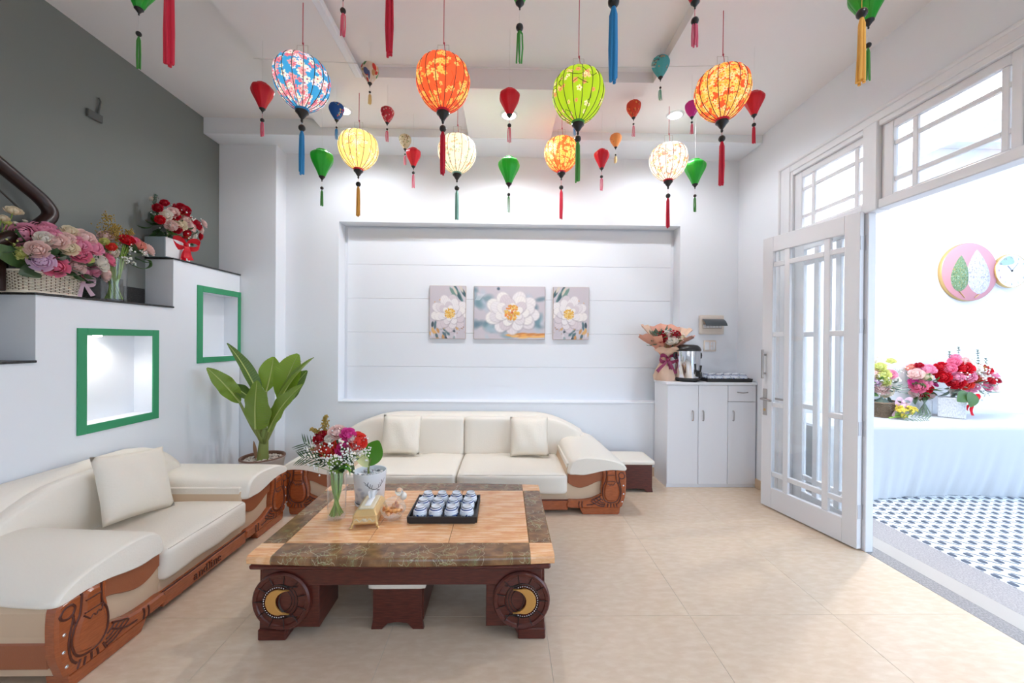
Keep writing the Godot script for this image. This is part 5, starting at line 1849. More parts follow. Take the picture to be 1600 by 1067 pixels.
func build_porch_flowers():
	var ty := 0.722
	var k := thing("flower_basket", "dark basket with pale pink ribbon beside the door frame on the porch table", "basket", V(4.07, ty, -4.04))
	basket(k, 0.30, 0.22, 0.15, 0.08, M.dark_wicker)
	bow(k, V(0.04, 0.17, 0.15), 0.11, M.ribbon_pink, 0.0, [V(-0.10, -0.15, 0.0), V(0.05, -0.13, 0.0), V(-0.02, -0.15, 0.02)])
	var b := thing("flower_bouquet", "white, lime and blush flowers half hidden by the door frame on the porch table", "flowers", V(4.131, ty, -4.09))
	var porch_basket_roses := [
		[-0.053, 0.603, -0.040, 0.049, "white"], [-0.110, 0.453, 0.077, 0.051, "lime"], [-0.021, 0.458, 0.066, 0.048, "pink"], [-0.098, 0.307, 0.056, 0.057, "blush"],
		[0.091, 0.337, 0.015, 0.055, "white"], [0.040, 0.221, -0.002, 0.058, "cream"], [-0.147, 0.471, 0.022, 0.043, "blush"], [-0.148, 0.371, 0.037, 0.041, "lilac"],
		[-0.110, 0.534, 0.047, 0.041, "lime"], [0.064, 0.594, -0.007, 0.034, "lime"], [-0.087, 0.376, 0.077, 0.040, "lime"], [0.075, 0.405, 0.029, 0.041, "white"]]
	put_roses(b, porch_basket_roses, V(0, 0.25, 0))
	foliage(b, V(-0.02, 0.28, 0.0), V(0.16, 0.18, 0.12), 34, M.leaf_grey, 0.09, 71)
	foliage(b, V(-0.1, 0.28, 0.0), V(0.14, 0.2, 0.10), 16, M.leaf_green, 0.09, 72)
	sprigs(b, V(0, 0.4, 0.03), V(0.17, 0.2, 0.12), 90, 0.007, M.tiny_white, "filler_blossoms", 73, V(0, 0.2, 0))
	# yellow filler with a palm leaf lying before it
	var y := thing("flower_posy", "posy of yellow filler flowers with palm leaves lying on the porch table", "flowers", V(4.08, ty, -3.86))
	var s := S()
	tube(s, [V(-0.14, 0.012, 0.0), V(0.0, 0.03, 0.0), V(0.08, 0.05, 0.0)], 0.008, 6)
	part(y, "stems", s, M.flower_stem)
	sprigs(y, V(0.03, 0.075, 0.0), V(0.10, 0.06, 0.06), 240, 0.009, M.yellow_bloom, "yellow_blossoms", 74, V(-0.08, 0.03, 0))
	palm_leaf(y, [V(-0.10, 0.02, 0.05), V(0.05, 0.035, 0.07), V(0.20, 0.012, 0.06)], 0.11, M.leaf_green)
	# vase of mixed roses
	var v := thing("glass_vase", "small clear glass vase between basket and square vase on the porch table", "vase", V(4.51, ty, -4.07))
	s = S()
	lathe(s, [Vector2(0, 0), Vector2(0.078, 0), Vector2(0.08, 0.004), Vector2(0.082, 0.17), Vector2(0.08, 0.172), Vector2(0.077, 0.17), Vector2(0.075, 0.015), Vector2(0, 0.012)], 28)
	part(v, "glass", s, M.vase_glass)
	b = thing("flower_bouquet", "mixed pink, coral and red roses in the small glass vase on the porch table", "flowers", V(4.593, ty, -4.11))
	var porch_vase_roses := [
		[-0.070, 0.547, -0.004, 0.029, "dark_red"], [-0.015, 0.512, 0.039, 0.053, "pink"], [0.130, 0.472, -0.005, 0.051, "coral"], [-0.062, 0.519, -0.080, 0.045, "salmon"],
		[-0.150, 0.456, 0.039, 0.049, "blush"], [-0.069, 0.431, 0.074, 0.037, "cream"], [-0.147, 0.319, 0.060, 0.055, "rose_pink"], [-0.048, 0.297, 0.067, 0.041, "red"],
		[-0.053, 0.198, 0.017, 0.042, "red"], [0.082, 0.188, -0.013, 0.040, "blush"], [-0.170, 0.367, 0.025, 0.032, "hot_pink"], [0.088, 0.340, 0.029, 0.026, "hot_pink"],
		[-0.104, 0.217, -0.008, 0.044, "blush"], [-0.086, 0.362, 0.079, 0.041, "pink"]]
	rng.seed = 81
	s = S()
	for q in 16:
		var a := rng.randf() * TAU
		tube(s, [V(-0.05 + cos(a) * 0.05, 0.02, 0.04 + sin(a) * 0.05), V(-0.05 - cos(a) * 0.03, 0.2, 0.04 - sin(a) * 0.03)], 0.006, 5)
	var st := part(b, "stems", s, M.leaf_green)
	st.set_meta("kind", "stuff")
	put_roses(b, porch_vase_roses, V(-0.03, 0.28, 0))
	foliage(b, V(-0.03, 0.30, 0.0), V(0.13, 0.15, 0.10), 40, M.leaf_green, 0.085, 82)
	# square streaked vase with the red bow
	v = thing("square_vase", "square white streaked vase with a red ribbon bow on the porch table", "vase", V(4.76, ty, -4.0), PI / 4 - 0.08)
	s = S()
	box(s, V(-0.10, 0, -0.10), V(0.10, 0.205, 0.10), 0.004)
	part(v, "body", s, mat("streaked", Color.WHITE, 0.4, 0, {"albedo_texture": noise_tex(FastNoiseLite.TYPE_SIMPLEX_SMOOTH, 0.05, [[0.0, rgb8(170, 172, 178)], [0.5, rgb8(206, 208, 212)], [1.0, rgb8(226, 227, 230)]], 256), "uv1_triplanar": true, "uv1_scale": V(9, 2.5, 9)}))
	bow(v, V(0.06, 0.20, 0.13), 0.12, M.ribbon_red, 0.5, [V(-0.03, -0.17, 0.0), V(0.02, -0.15, 0.02), V(0.05, -0.13, 0.0)])
	b = thing("flower_bouquet", "wide bouquet of red, coral and pink roses in the square porch vase", "flowers", V(4.83, ty, -4.02))
	var porch_box_roses := [
		[0.007, 0.637, -0.023, 0.034, "pink"], [-0.055, 0.590, 0.021, 0.041, "rose_pink"], [-0.140, 0.529, -0.031, 0.046, "red"], [-0.160, 0.428, 0.016, 0.047, "red"],
		[-0.002, 0.529, 0.069, 0.058, "red"], [-0.115, 0.523, 0.039, 0.039, "rose_pink"], [0.244, 0.522, 0.055, 0.051, "red"], [0.021, 0.446, 0.079, 0.053, "pink"],
		[-0.071, 0.372, 0.052, 0.052, "red"], [0.016, 0.367, 0.065, 0.051, "coral"], [0.136, 0.419, 0.074, 0.044, "red"], [0.328, 0.409, 0.040, 0.044, "red"],
		[0.496, 0.389, -0.019, 0.033, "dark_red"], [0.323, 0.341, 0.026, 0.051, "rose_pink"], [0.185, 0.458, 0.070, 0.040, "white"], [-0.072, 0.433, 0.067, 0.041, "pink"],
		[0.104, 0.332, 0.054, 0.049, "pink"], [0.136, 0.530, 0.068, 0.040, "white"], [0.014, 0.260, -0.020, 0.040, "white"], [0.537, 0.308, -0.073, 0.041, "blush"],
		[0.047, 0.606, 0.037, 0.037, "blush"], [0.412, 0.455, 0.019, 0.035, "pink"]]
	put_roses(b, porch_box_roses, V(0.15, 0.28, -0.05))
	foliage(b, V(0.13, 0.33, 0.0), V(0.28, 0.14, 0.12), 46, M.leaf_grey, 0.085, 91)
	s = S()
	blade(s, V(-0.03, 0.27, 0.13), V(-0.17, 0.18, 0.15), 0.06, V(-0.2, 0.4, 1), 0.1, 0.15)
	part(b, "leaf", s, M.leaf_green)
	s = S()
	blade(s, V(-0.02, 0.28, 0.15), V(-0.07, 0.13, 0.18), 0.055, V(-0.1, 0.3, 1), 0.1, 0.15)
	part(b, "leaf", s, M.leaf_green)
	sprigs(b, V(0.15, 0.40, 0.0), V(0.36, 0.22, 0.14), 170, 0.009, M.tiny_white, "baby_breath", 92, V(0.05, 0.25, 0))
	for e in [[-0.04, 0.46, 0.69], [0.06, 0.50, 0.74], [0.27, 0.47, 0.71], [0.36, 0.45, 0.62]]:
		plume(b, [V(e[0] * 0.7, 0.35, -0.03), V(e[0], e[1], -0.03), V(e[0], e[2], -0.03)], 0.012, M.leaf_grey, 93)

# ---------- cabinet, what stands on it and hangs over it ----------
func build_cabinet_things():
	var t := thing("cabinet", "white sideboard cabinet with three doors and a drawer in the back right corner", "cabinet", V(2.12, 0, -4.07))
	# local: x -0.455..0.472, front face at z = 0.17
	var x0 := -0.452
	var x1 := 0.470
	part(t, "side_panel", bx(x0, x0 + 0.016, 0, 1.055, -0.165, 0.16, 0.001), M.white_board)
	part(t, "side_panel", bx(x1 - 0.016, x1, 0, 1.055, -0.165, 0.16, 0.001), M.white_board)
	part(t, "body", bx(x0 + 0.017, x1 - 0.017, 0.03, 1.054, -0.165, 0.147), M.gap)
	part(t, "plinth", bx(x0 + 0.017, x1 - 0.017, 0, 0.034, -0.10, 0.155, 0.001), M.white_board)
	part(t, "top_board", bx(x0 - 0.012, x1 + 0.006, 1.0555, 1.082, -0.17, 0.178, 0.003), M.white_board)
	for d in [[x0 + 0.003, -0.131, 1.052, -0.190], [-0.127, 0.174, 1.052, -0.083], [0.178, x1 - 0.003, 0.882, 0.229]]:
		var o := part(t, "door", bx(d[0], d[1], 0.037, d[2], 0.149, 0.168, 0.002), M.white_board)
		var s := S()
		tube(s, smooth_line([V(d[3], 0.690, 0.168), V(d[3], 0.697, 0.186), V(d[3], 0.74, 0.189), V(d[3], 0.783, 0.186), V(d[3], 0.790, 0.168)], 3), 0.0055, 8)
		part(o, "handle", s, M.steel)
	var dr := part(t, "drawer", bx(0.178, x1 - 0.003, 0.887, 1.052, 0.149, 0.168, 0.002), M.white_board)
	var hs := S()
	tube(hs, smooth_line([V(0.275, 0.982, 0.168), V(0.282, 0.982, 0.186), V(0.325, 0.979, 0.189), V(0.368, 0.982, 0.186), V(0.375, 0.982, 0.168)], 3), 0.0055, 8)
	part(dr, "handle", hs, M.steel)
	var top := 1.0825
	# steel tea urn
	var u := thing("tea_urn", "steel tea urn with a black lid and tap on the white cabinet", "urn", V(1.935, top, -4.03))
	var s := S()
	lathe(s, [Vector2(0.0, 0.030), Vector2(0.122, 0.030), Vector2(0.124, 0.034), Vector2(0.124, 0.322), Vector2(0.119, 0.326)], 40)
	part(u, "body", s, M.chrome)
	s = S()
	lathe(s, [Vector2(0, 0.012), Vector2(0.120, 0.012), Vector2(0.130, 0.018), Vector2(0.130, 0.036), Vector2(0.1255, 0.040)], 36)
	part(u, "base_ring", s, M.black_plastic)
	for k in 3:
		var f := S()
		ball(f, V(cos(k * 2.1 + 1.2) * 0.10, 0.008, sin(k * 2.1 + 1.2) * 0.10), V(0.022, 0.008, 0.022), 10, 6)
		part(u, "foot", f, M.black_plastic)
	s = S()
	lathe(s, [Vector2(0.126, 0.318), Vector2(0.130, 0.324), Vector2(0.129, 0.338), Vector2(0.118, 0.360), Vector2(0.095, 0.378), Vector2(0.06, 0.385), Vector2(0, 0.386)], 36)
	part(u, "lid", s, M.black_plastic)
	for sg in [-1, 1]:
		s = S()
		tube(s, smooth_line([V(sg * 0.122, 0.30, 0), V(sg * 0.142, 0.29, 0.0), V(sg * 0.142, 0.25, 0.0), V(sg * 0.124, 0.235, 0)], 4), 0.010, 8)
		part(u, "handle", s, M.black_plastic)
	s = S()
	var q := V(0.055, 0, 0.112)
	box(s, q + V(-0.020, 0.055, 0.0), q + V(0.020, 0.12, 0.022), 0.004)
	tube(s, [q + V(0.0, 0.10, 0.015), q + V(0.0, 0.10, 0.055), q + V(0.0, 0.060, 0.06)], 0.012, 10)
	tube(s, [q + V(0.0, 0.105, 0.045), q + V(0.0, 0.175, 0.055)], [0.008, 0.013], 8)
	tube(s, [q + V(-0.03, 0.11, 0.004), q + V(-0.03, 0.19, 0.002)], 0.009, 8)
	part(u, "tap", s, M.black_plastic)
	# tray of cups
	make_tray("black tray of upturned tea cups on the white cabinet", V(2.335, top + 0.0005, -4.06), 0.475, 0.26, 0.036)
	for r in 2:
		for c in 5:
			make_cup("upturned painted tea cup, %s row, %s from left, on the cabinet tray" % [["front", "back"][r], ["first", "second", "third", "fourth", "fifth"][c]], V(2.335 + (c - 2) * 0.086, top + 0.009, -3.995 - 0.10 * r), c * 1.9 + r, "ten tea cups on the cabinet tray", c + r)
	# bouquet wrapped in peach paper
	var b := thing("wrapped_bouquet", "dark red roses wrapped in peach paper with a plum ribbon, standing on the white cabinet", "bouquet", V(1.735, top, -4.115))
	rng.seed = 101
	var wraps := [[0.1, 0.30, 0.345, 0.30, 0], [1.15, 0.36, 0.47, 0.28, 1], [2.2, 0.32, 0.57, 0.24, 0], [3.3, 0.30, 0.58, 0.28, 1], [4.2, 0.34, 0.54, 0.26, 0], [5.15, 0.36, 0.46, 0.24, 1]]
	for w in wraps:
		s = S()
		var P := PackedVector3Array()
		for j in 9:
			var f := j / 8.0
			for i in 11:
				var k := -1.0 + i / 5.0
				var a: float = w[0] + PI / 2 + k * 0.75
				var r: float = lerpf(0.045, w[1] * 0.82, pow(f, 1.6)) * (1.0 + 0.05 * sin(i * 2.4 + w[0] * 3) * f)
				var y: float = 0.225 + (w[2] - 0.225) * f * (1.0 + 0.10 * (1 - absf(k))) + 0.012 * sin(i * 1.7 + j) * f
				P.append(V(cos(a) * r, y, sin(a) * r * 0.62 + 0.01))
		sheet(s, P, 11, 9)
		part(b, "wrapping", s, M.wrap_pink if w[4] else M.wrap_paper)
	# gathered foot of the paper
	s = S()
	var rings := []
	for e in [[0.0, 0.115], [0.04, 0.125], [0.10, 0.10], [0.17, 0.06], [0.225, 0.044], [0.25, 0.05]]:
		var ring := []
		for i in 28:
			var a := TAU * i / 28
			var r: float = e[1] * (1.0 + 0.14 * sin(i * 2.7 + e[0] * 9.0))
			ring.append(V(cos(a) * r, e[0] + 0.008 * sin(i * 1.9) * (1 if e[0] > 0 else 0), sin(a) * r * 0.85))
		rings.append(ring)
	loft(s, rings)
	part(b, "wrapping_foot", s, M.wrap_paper)
	bow(b, V(0.0, 0.225, 0.055), 0.12, M.ribbon_plum, 0.0, [V(-0.12, -0.13, 0.02), V(0.07, -0.15, 0.03), V(0.02, -0.10, 0.02)])
	put_roses(b, [[-0.085, 0.455, 0.10, 0.042, "dark_red"], [-0.06, 0.505, 0.03, 0.036, "dark_red"], [0.075, 0.50, 0.06, 0.052, "dark_red"], [0.11, 0.505, -0.02, 0.040, "red"], [-0.01, 0.43, 0.13, 0.036, "white"], [0.04, 0.44, 0.12, 0.034, "white"], [0.145, 0.46, 0.08, 0.036, "cream"], [-0.01, 0.515, 0.0, 0.034, "white"], [0.01, 0.50, 0.05, 0.032, "blush"]], V(0, 0.2, 0))
	foliage(b, V(0.0, 0.44, 0.0), V(0.21, 0.12, 0.13), 46, M.leaf_grey, 0.07, 102, 0.6)
	foliage(b, V(-0.10, 0.43, 0.03), V(0.10, 0.10, 0.10), 14, M.leaf_dark, 0.06, 103, 0.5)
	sprigs(b, V(0.02, 0.46, 0.07), V(0.16, 0.08, 0.09), 120, 0.006, M.tiny_white, "baby_breath", 104, V(0, 0.25, 0))
	# breaker box with its smoked flap up, and a switch plate
	var e := thing("breaker_box", "ivory breaker box with a lifted grey flap on the wall over the cabinet", "breaker box", V(2.295, 1.58, ZB))
	s = S()
	soft(s, V(0.275, 0.215, 0.03), 0.010, Vector3.ZERO, 5, null, Transform3D(Basis(), V(0, 0.108, 0.0155)))
	part(e, "case", s, M.ivory_plastic)
	part(e, "switch_row", bx(-0.11, 0.11, 0.062, 0.12, 0.03, 0.036, 0.003), mat("switch_grey", rgb8(196, 184, 174), 0.5))
	for k in 6:
		part(e, "breaker", bx(-0.10 + k * 0.034, -0.07 + k * 0.034, 0.075, 0.108, 0.036, 0.046, 0.003), M.porcelain)
	s = S()
	var P2 := PackedVector3Array()
	for j in 7:
		var a := lerpf(0.0, 1.15, j / 6.0)
		for i in 2:
			P2.append(V(-0.118 + 0.236 * i, 0.172 - 0.10 * (1 - cos(a)) - 0.015 * j / 6.0, 0.034 + 0.105 * sin(a)))
	sheet(s, P2, 2, 7)
	for j in 7:
		P2[j * 2] -= V(0, 0.004, 0)
		P2[j * 2 + 1] -= V(0, 0.004, 0)
	sheet(s, P2, 2, 7)
	part(e, "flap", s, M.grey_cover)
	var sw := thing("switch_plate", "ivory switch plate with two switches below the breaker box", "switch", V(2.285, 1.39, ZB))
	s = S()
	soft(s, V(0.142, 0.125, 0.010), 0.004, Vector3.ZERO, 4, null, Transform3D(Basis(), V(0, 0.0625, 0.0055)))
	part(sw, "plate", s, M.ivory_plastic)
	for k in [[-0.056, -0.006, 0.018, 0.107], [0.006, 0.03, 0.018, 0.058], [0.006, 0.03, 0.066, 0.107], [0.036, 0.058, 0.018, 0.107]]:
		part(sw, "rocker", bx(k[0], k[1], k[2], k[3], 0.0095, 0.0135, 0.002), M.porcelain)

# ---------- the three canvases ----------
func build_pictures():
	var side := peony(180, 264, 100, 136, 84, 3, false)
	var flip := peony(180, 264, 100, 136, 84, 3, false)
	flip.flip_x()
	var mid := peony(352, 264, 188, 130, 122, 6, true)
	for e in [[-0.859, -0.447, side, "tall canvas of a pale peony, the leftmost of three on the back wall", "side"], [-0.356, 0.455, mid, "wide canvas of a pale peony between the two tall ones on the back wall", "mid"], [0.546, 0.957, flip, "tall canvas of a pale peony, the rightmost of three on the back wall", "flip"]]:
		var c: float = (e[0] + e[1]) / 2
		var w: float = (e[1] - e[0]) / 2
		var t := thing("canvas_picture", e[3], "painting", V(c, 1.51, ZB - 0.151), 0, "three peony canvases")
		part(t, "canvas_block", bx(-w, w, 0, 0.602, 0.0, 0.026, 0.003), mat("canvas_edge", rgb8(176, 150, 128), 0.7))
		var s := S()
		sheet(s, PackedVector3Array([V(-w + 0.003, 0.003, 0.0262), V(w - 0.003, 0.003, 0.0262), V(-w + 0.003, 0.599, 0.0262), V(w - 0.003, 0.599, 0.0262)]), 2, 2, false, -1, Rect2(0, 0, 1, 1), true)
		var m := mat("paint_" + e[4], Color.WHITE, 0.6, 0, {"albedo_texture": ImageTexture.create_from_image(e[2])})
		part(t, "painted_face", s, m)

# ---------- the banana plant ----------
func build_plant():
	var at := V(-2.30, 0, -3.70)
	var p := thing("plant_pot", "large white plant pot with a brown rim in the corner behind the armchair", "pot", at)
	var s := S()
	lathe(s, [Vector2(0, 0), Vector2(0.12, 0), Vector2(0.125, 0.006), Vector2(0.165, 0.2), Vector2(0.182, 0.34), Vector2(0.190, 0.352), Vector2(0.191, 0.372)], 40)
	part(p, "body", s, M.white_pot)
	s = S()
	lathe(s, [Vector2(0.1912, 0.368), Vector2(0.1905, 0.377), Vector2(0.180, 0.379), Vector2(0.172, 0.374), Vector2(0.168, 0.340), Vector2(0.0, 0.340)], 40)
	part(p, "rim", s, M.clay_rim)
	rng.seed = 111
	s = S()
	for k in 240:
		var a := rng.randf() * TAU
		var r := 0.160 * sqrt(rng.randf())
		ball(s, V(cos(a) * r, 0.346 + rng.randf() * 0.006, sin(a) * r), V(rng.randf_range(0.008, 0.015), 0.007, rng.randf_range(0.008, 0.015)), 6, 4)
	part(p, "gravel", s, mat("gravel", rgb8(206, 194, 182), 0.8)).set_meta("kind", "stuff")
	var t := thing("banana_plant", "young banana plant with broad upright green leaves in the corner pot", "plant", at + V(0, 0.34, 0))
	var o := t.position
	s = S()
	tube(s, smooth_line([V(0, 0, 0), V(0.003, 0.10, 0), V(0.012, 0.22, 0), V(0.02, 0.30, 0)], 4), [0.052, 0.050, 0.048, 0.046, 0.044, 0.042, 0.04, 0.037, 0.034, 0.031, 0.028, 0.025, 0.02], 14)
	part(t, "trunk", s, M.stalk)
	s = S()
	blade(s, V(-0.05, 0.02, 0.03), V(-0.066, 0.19, 0.03), 0.03, V(-0.5, 0, 1), 0.05, -0.4)
	part(t, "dry_sheath", s, mat("dry_sheath", rgb8(150, 112, 84), 0.8))
	# from, tip, half width, facing, arch, fold, waves, widest at, material
	var L := [
		[V(-2.465, 0.90, -3.62), V(-2.62, 1.235, -3.42), 0.078, V(0.35, 0.75, 0.8), 0.07, 0.28, 0.10, 0.46, "banana_leaf"],
		[V(-2.36, 0.93, -3.74), V(-2.650, 1.445, -3.70), 0.066, V(0.75, 0.35, 0.35), 0.07, 0.45, 0.03, 0.36, "banana_leaf_dark"],
		[V(-2.345, 0.97, -3.82), V(-2.300, 1.315, -3.86), 0.105, V(0.1, -0.05, 1), -0.04, 0.22, 0.03, 0.56, "banana_leaf_bright"],
		[V(-2.285, 0.665, -3.57), V(-2.225, 1.12, -3.50), 0.155, V(-0.25, 0.12, 1), 0.03, -0.14, 0.06, 0.37, "banana_leaf"],
		[V(-2.180, 0.86, -3.76), V(-1.985, 1.35, -3.74), 0.150, V(-0.25, 0.1, 1), 0.05, 0.16, 0.03, 0.56, "banana_leaf_bright"],
		[V(-2.165, 0.855, -3.68), V(-1.792, 1.315, -3.66), 0.072, V(-0.75, 0.5, 0.5), 0.06, 0.55, 0.03, 0.42, "banana_leaf"],
		[V(-2.185, 0.635, -3.60), V(-1.835, 1.078, -3.55), 0.088, V(-0.35, 0.3, 0.9), 0.09, 0.30, 0.10, 0.44, "banana_leaf"],
		[V(-2.395, 0.90, -3.70), V(-2.56, 1.06, -3.60), 0.08, V(0.2, 0.9, 0.4), 0.08, 0.2, 0.03, 0.5, "banana_leaf_dark"],
		[V(-2.16, 0.86, -3.80), V(-1.95, 1.18, -3.84), 0.11, V(-0.3, 0.2, 1), 0.06, 0.25, 0.03, 0.45, "banana_leaf_dark"]]
	var root := V(0.006, 0.16, 0)
	for k in L.size():
		var e: Array = L[k]
		var a: Vector3 = e[0] - o
		var b: Vector3 = e[1] - o
		s = S()
		blade(s, a, b, e[2], e[3], e[4], e[5], e[6], e[7], 26, 9)
		var leaf := part(t, "leaf", s, M[e[8]])
		# stalk and midrib
		var along := b - a
		var across := along.cross(e[3]).normalized()
		var up := across.cross(along).normalized()
		var pts := [root + V(across.x, 0, across.z) * 0.01, root.lerp(a, 0.5) + V(0, -0.02, 0), a]
		s = S()
		tube(s, smooth_line(pts, 5), [0.026, 0.024, 0.022, 0.020, 0.018, 0.016, 0.014, 0.013, 0.012, 0.011, 0.010], 8)
		part(t, "leaf_stalk", s, M.stalk)
		var mid := []
		for j in 13:
			var f := j / 12.0 * 0.97
			mid.append(a + along * f + up * (e[4] * sin(PI * f * 0.9) * along.length() + 0.002))
		s = S()
		tube(s, mid, [0.009, 0.0085, 0.008, 0.0075, 0.007, 0.006, 0.0055, 0.005, 0.0045, 0.004, 0.003, 0.0025, 0.002], 6)
		part(leaf, "midrib", s, M.leaf_rib)
		# side veins as fine ridges
		s = S()
		for j in range(2, 24):
			var f := j / 26.0
			for sg in [-1, 1]:
				var w: float = e[2] * pow(sin(PI * pow(f * 0.97 + 0.015, log(0.5) / log(e[7]))), 0.75)
				var v := []
				for i in 4:
					var kk := i / 3.0 * 0.96
					var ff := f + 0.035 * kk
					v.append(a + along * ff + up * (e[4] * sin(PI * ff * 0.9) * along.length() + kk * e[5] * w + e[6] * w * sin(ff * 19.0 + sg * kk * 3.0) * kk * kk + 0.0006) + across * sg * kk * w)
				tube(s, v, 0.0015, 3, false)
		var ve := part(leaf, "veins", s, M.stalk)
		ve.set_meta("kind", "stuff")

# ---------- the porch table and the wall pieces above it ----------
func build_porch_things():
	# a folding table under a long white cloth
	var z0 := -3.56
	var z1 := -4.20
	var xa := 2.95
	var xb := 5.9
	var t := thing("porch_table", "folding table hidden under the white cloth on the porch", "table", V((xa + xb) / 2, 0, (z0 + z1) / 2))
	part(t, "table_top", bx(-(xb - xa) / 2 + 0.02, (xb - xa) / 2 - 0.02, 0.69, 0.715, -0.30, 0.30, 0.004), M.white_board)
	for x in [-1.3, 1.3]:
		for z in [-0.25, 0.25]:
			var s := S()
			tube(s, [V(x, 0, z), V(x, 0.69, z)], 0.016, 8)
			part(t, "leg", s, M.steel)
	var c := thing("tablecloth", "long white cloth hanging to the floor over the porch table", "tablecloth", V((xa + xb) / 2, 0.716, (z0 + z1) / 2))
	var s := S()
	# top, then a front fall that is drawn in under the middle and gathers in folds near the floor
	var P := PackedVector3Array()
	var n := 120
	var rows := 22
	for j in rows + 1:
		for i in n + 1:
			var x := lerpf(xa, xb, i / float(n))
			var f := (x - xa) / (xb - xa)
			var p: Vector3
			if j == 0:
				p = V(x, 0.7175, z1)
			elif j == 1:
				p = V(x, 0.7175, z0 - 0.015)
			else:
				var k := (j - 2) / float(rows - 2)
				var draw := 0.155 * pow(sin(PI * clampf((x - 3.35) / 2.2, 0, 1)), 0.9)
				var folds := 0.012 * sin(x * 31.0) * sin(x * 7.3 + 1.0) + 0.006 * sin(x * 57.0)
				var gather := exp(-pow((x - 3.40) / 0.06, 2)) * 0.0
				p = V(x, 0.716 - 0.712 * k, z0 + 0.012 - draw * pow(k, 1.5) + folds * pow(k, 1.6) + gather)
			P.append(p - c.position)
	sheet(s, P, n + 1, rows + 1)
	part(c, "cloth", s, M.cloth_white)
	# round pink relief with a green and a white leaf
	var d := thing("wall_disc", "round pink wall plaque with a green and a white leaf beside the clock", "plaque", V(5.20, 2.305, ZO))
	s = S()
	var turn := Basis(Vector3.RIGHT, PI / 2)
	lathe(s, [Vector2(0.322, 0.0), Vector2(0.322, 0.040), Vector2(0.316, 0.044), Vector2(0, 0.044)], 56, Transform3D(turn, Vector3.ZERO))
	part(d, "disc", s, mat("plaque_pink", rgb8(196, 136, 144), 0.6))
	s = S()
	lathe(s, [Vector2(0.323, 0.0), Vector2(0.326, 0.004), Vector2(0.326, 0.036), Vector2(0.323, 0.040)], 56, Transform3D(turn, Vector3.ZERO))
	part(d, "rim", s, M.brass)
	for e in [[-0.125, -0.02, 0.105, 0.20, "green_leaf", rgb8(108, 134, 98), rgb8(72, 102, 68), rgb8(152, 138, 82), 0.02], [0.105, 0.0, 0.135, 0.245, "white_leaf", rgb8(184, 180, 196), rgb8(146, 142, 168), rgb8(206, 203, 212), -0.03]]:
		s = S()
		var Q := PackedVector3Array()
		for j in 17:
			var f := j / 16.0
			var w: float = e[2] * pow(sin(PI * pow(f * 0.98 + 0.01, 0.72)), 0.8)
			for i in 9:
				var k := -1.0 + i / 4.0
				Q.append(V(e[0] + k * w + e[8] * f, e[1] - e[3] + f * e[3] * 2.0, 0.045 + 0.020 * (1 - k * k) * sin(PI * clampf(f, 0.04, 0.96))))
		sheet(s, Q, 9, 17, false, 0, Rect2(0, 0, 1, 1), true)
		part(d, "leaf_relief", s, mat(e[4], Color.WHITE, 0.8, 0, {"albedo_texture": leaf_art(e[5], e[6], e[7], 33)}))
		s = S()
		tube(s, [V(e[0], e[1] - e[3], 0.048), V(e[0] * 0.5, -0.29, 0.048)], 0.004, 6)
		part(d, "gold_stalk", s, M.brass)
	# clock
	var k := thing("wall_clock", "round white wall clock with soft coloured patches overlapping the pink plaque", "clock", V(5.66, 2.32, ZO))
	s = S()
	lathe(s, [Vector2(0.185, 0.0), Vector2(0.185, 0.052), Vector2(0.180, 0.056), Vector2(0, 0.056)], 48, Transform3D(turn, Vector3.ZERO))
	part(k, "face", s, M.porcelain)
	s = S()
	lathe(s, [Vector2(0.186, 0.02), Vector2(0.189, 0.024), Vector2(0.189, 0.054), Vector2(0.186, 0.058), Vector2(0.182, 0.058)], 48, Transform3D(turn, Vector3.ZERO))
	part(k, "rim", s, M.brass)
	for e in [[[Vector2(-0.02, 0.165), Vector2(-0.10, 0.13), Vector2(-0.145, 0.07), Vector2(-0.06, 0.06), Vector2(0.03, 0.09)], rgb8(150, 176, 160)], [[Vector2(0.03, 0.165), Vector2(0.03, 0.10), Vector2(0.09, 0.09), Vector2(0.14, 0.09), Vector2(0.09, 0.145)], rgb8(210, 224, 230)], [[Vector2(-0.165, 0.05), Vector2(-0.10, 0.04), Vector2(-0.09, -0.02), Vector2(-0.13, -0.11), Vector2(-0.17, -0.04)], rgb8(232, 196, 200)]]:
		s = S()
		extrude(s, smooth2(e[0], 4), 0.0562, 0.0572)
		part(k, "colour_patch", s, mat("clock_%d" % int(e[1].r * 255), e[1], 0.6))
	for h in 12:
		var tm := TextMesh.new()
		tm.text = str(h + 1)
		var sf := SystemFont.new()
		sf.font_names = PackedStringArray(["Droid Serif"])
		tm.font = sf
		tm.font_size = 20
		tm.pixel_size = 0.0016
		tm.depth = 0.002
		var nm := part(k, "numeral", tm, mat("numeral", rgb8(150, 154, 168), 0.6))
		var a := PI / 2 - TAU * (h + 1) / 12
		nm.position = V(cos(a) * 0.15, sin(a) * 0.15, 0.0585)
	for hd in [[2.3, 0.075, 0.005], [0.9, 0.11, 0.004]]:
		s = S()
		tube(s, [V(0, 0, 0.060), V(cos(hd[0]) * hd[1], sin(hd[0]) * hd[1], 0.060)], hd[2], 6)
		part(k, "hand", s, mat("numeral", rgb8(150, 154, 168), 0.6))
	s = S()
	ball(s, V(0, 0, 0.060), V(0.012, 0.012, 0.006), 10, 6)
	part(k, "hub", s, M.cap_black)

# ---------- the silk lanterns ----------
var lantern_shapes := {}

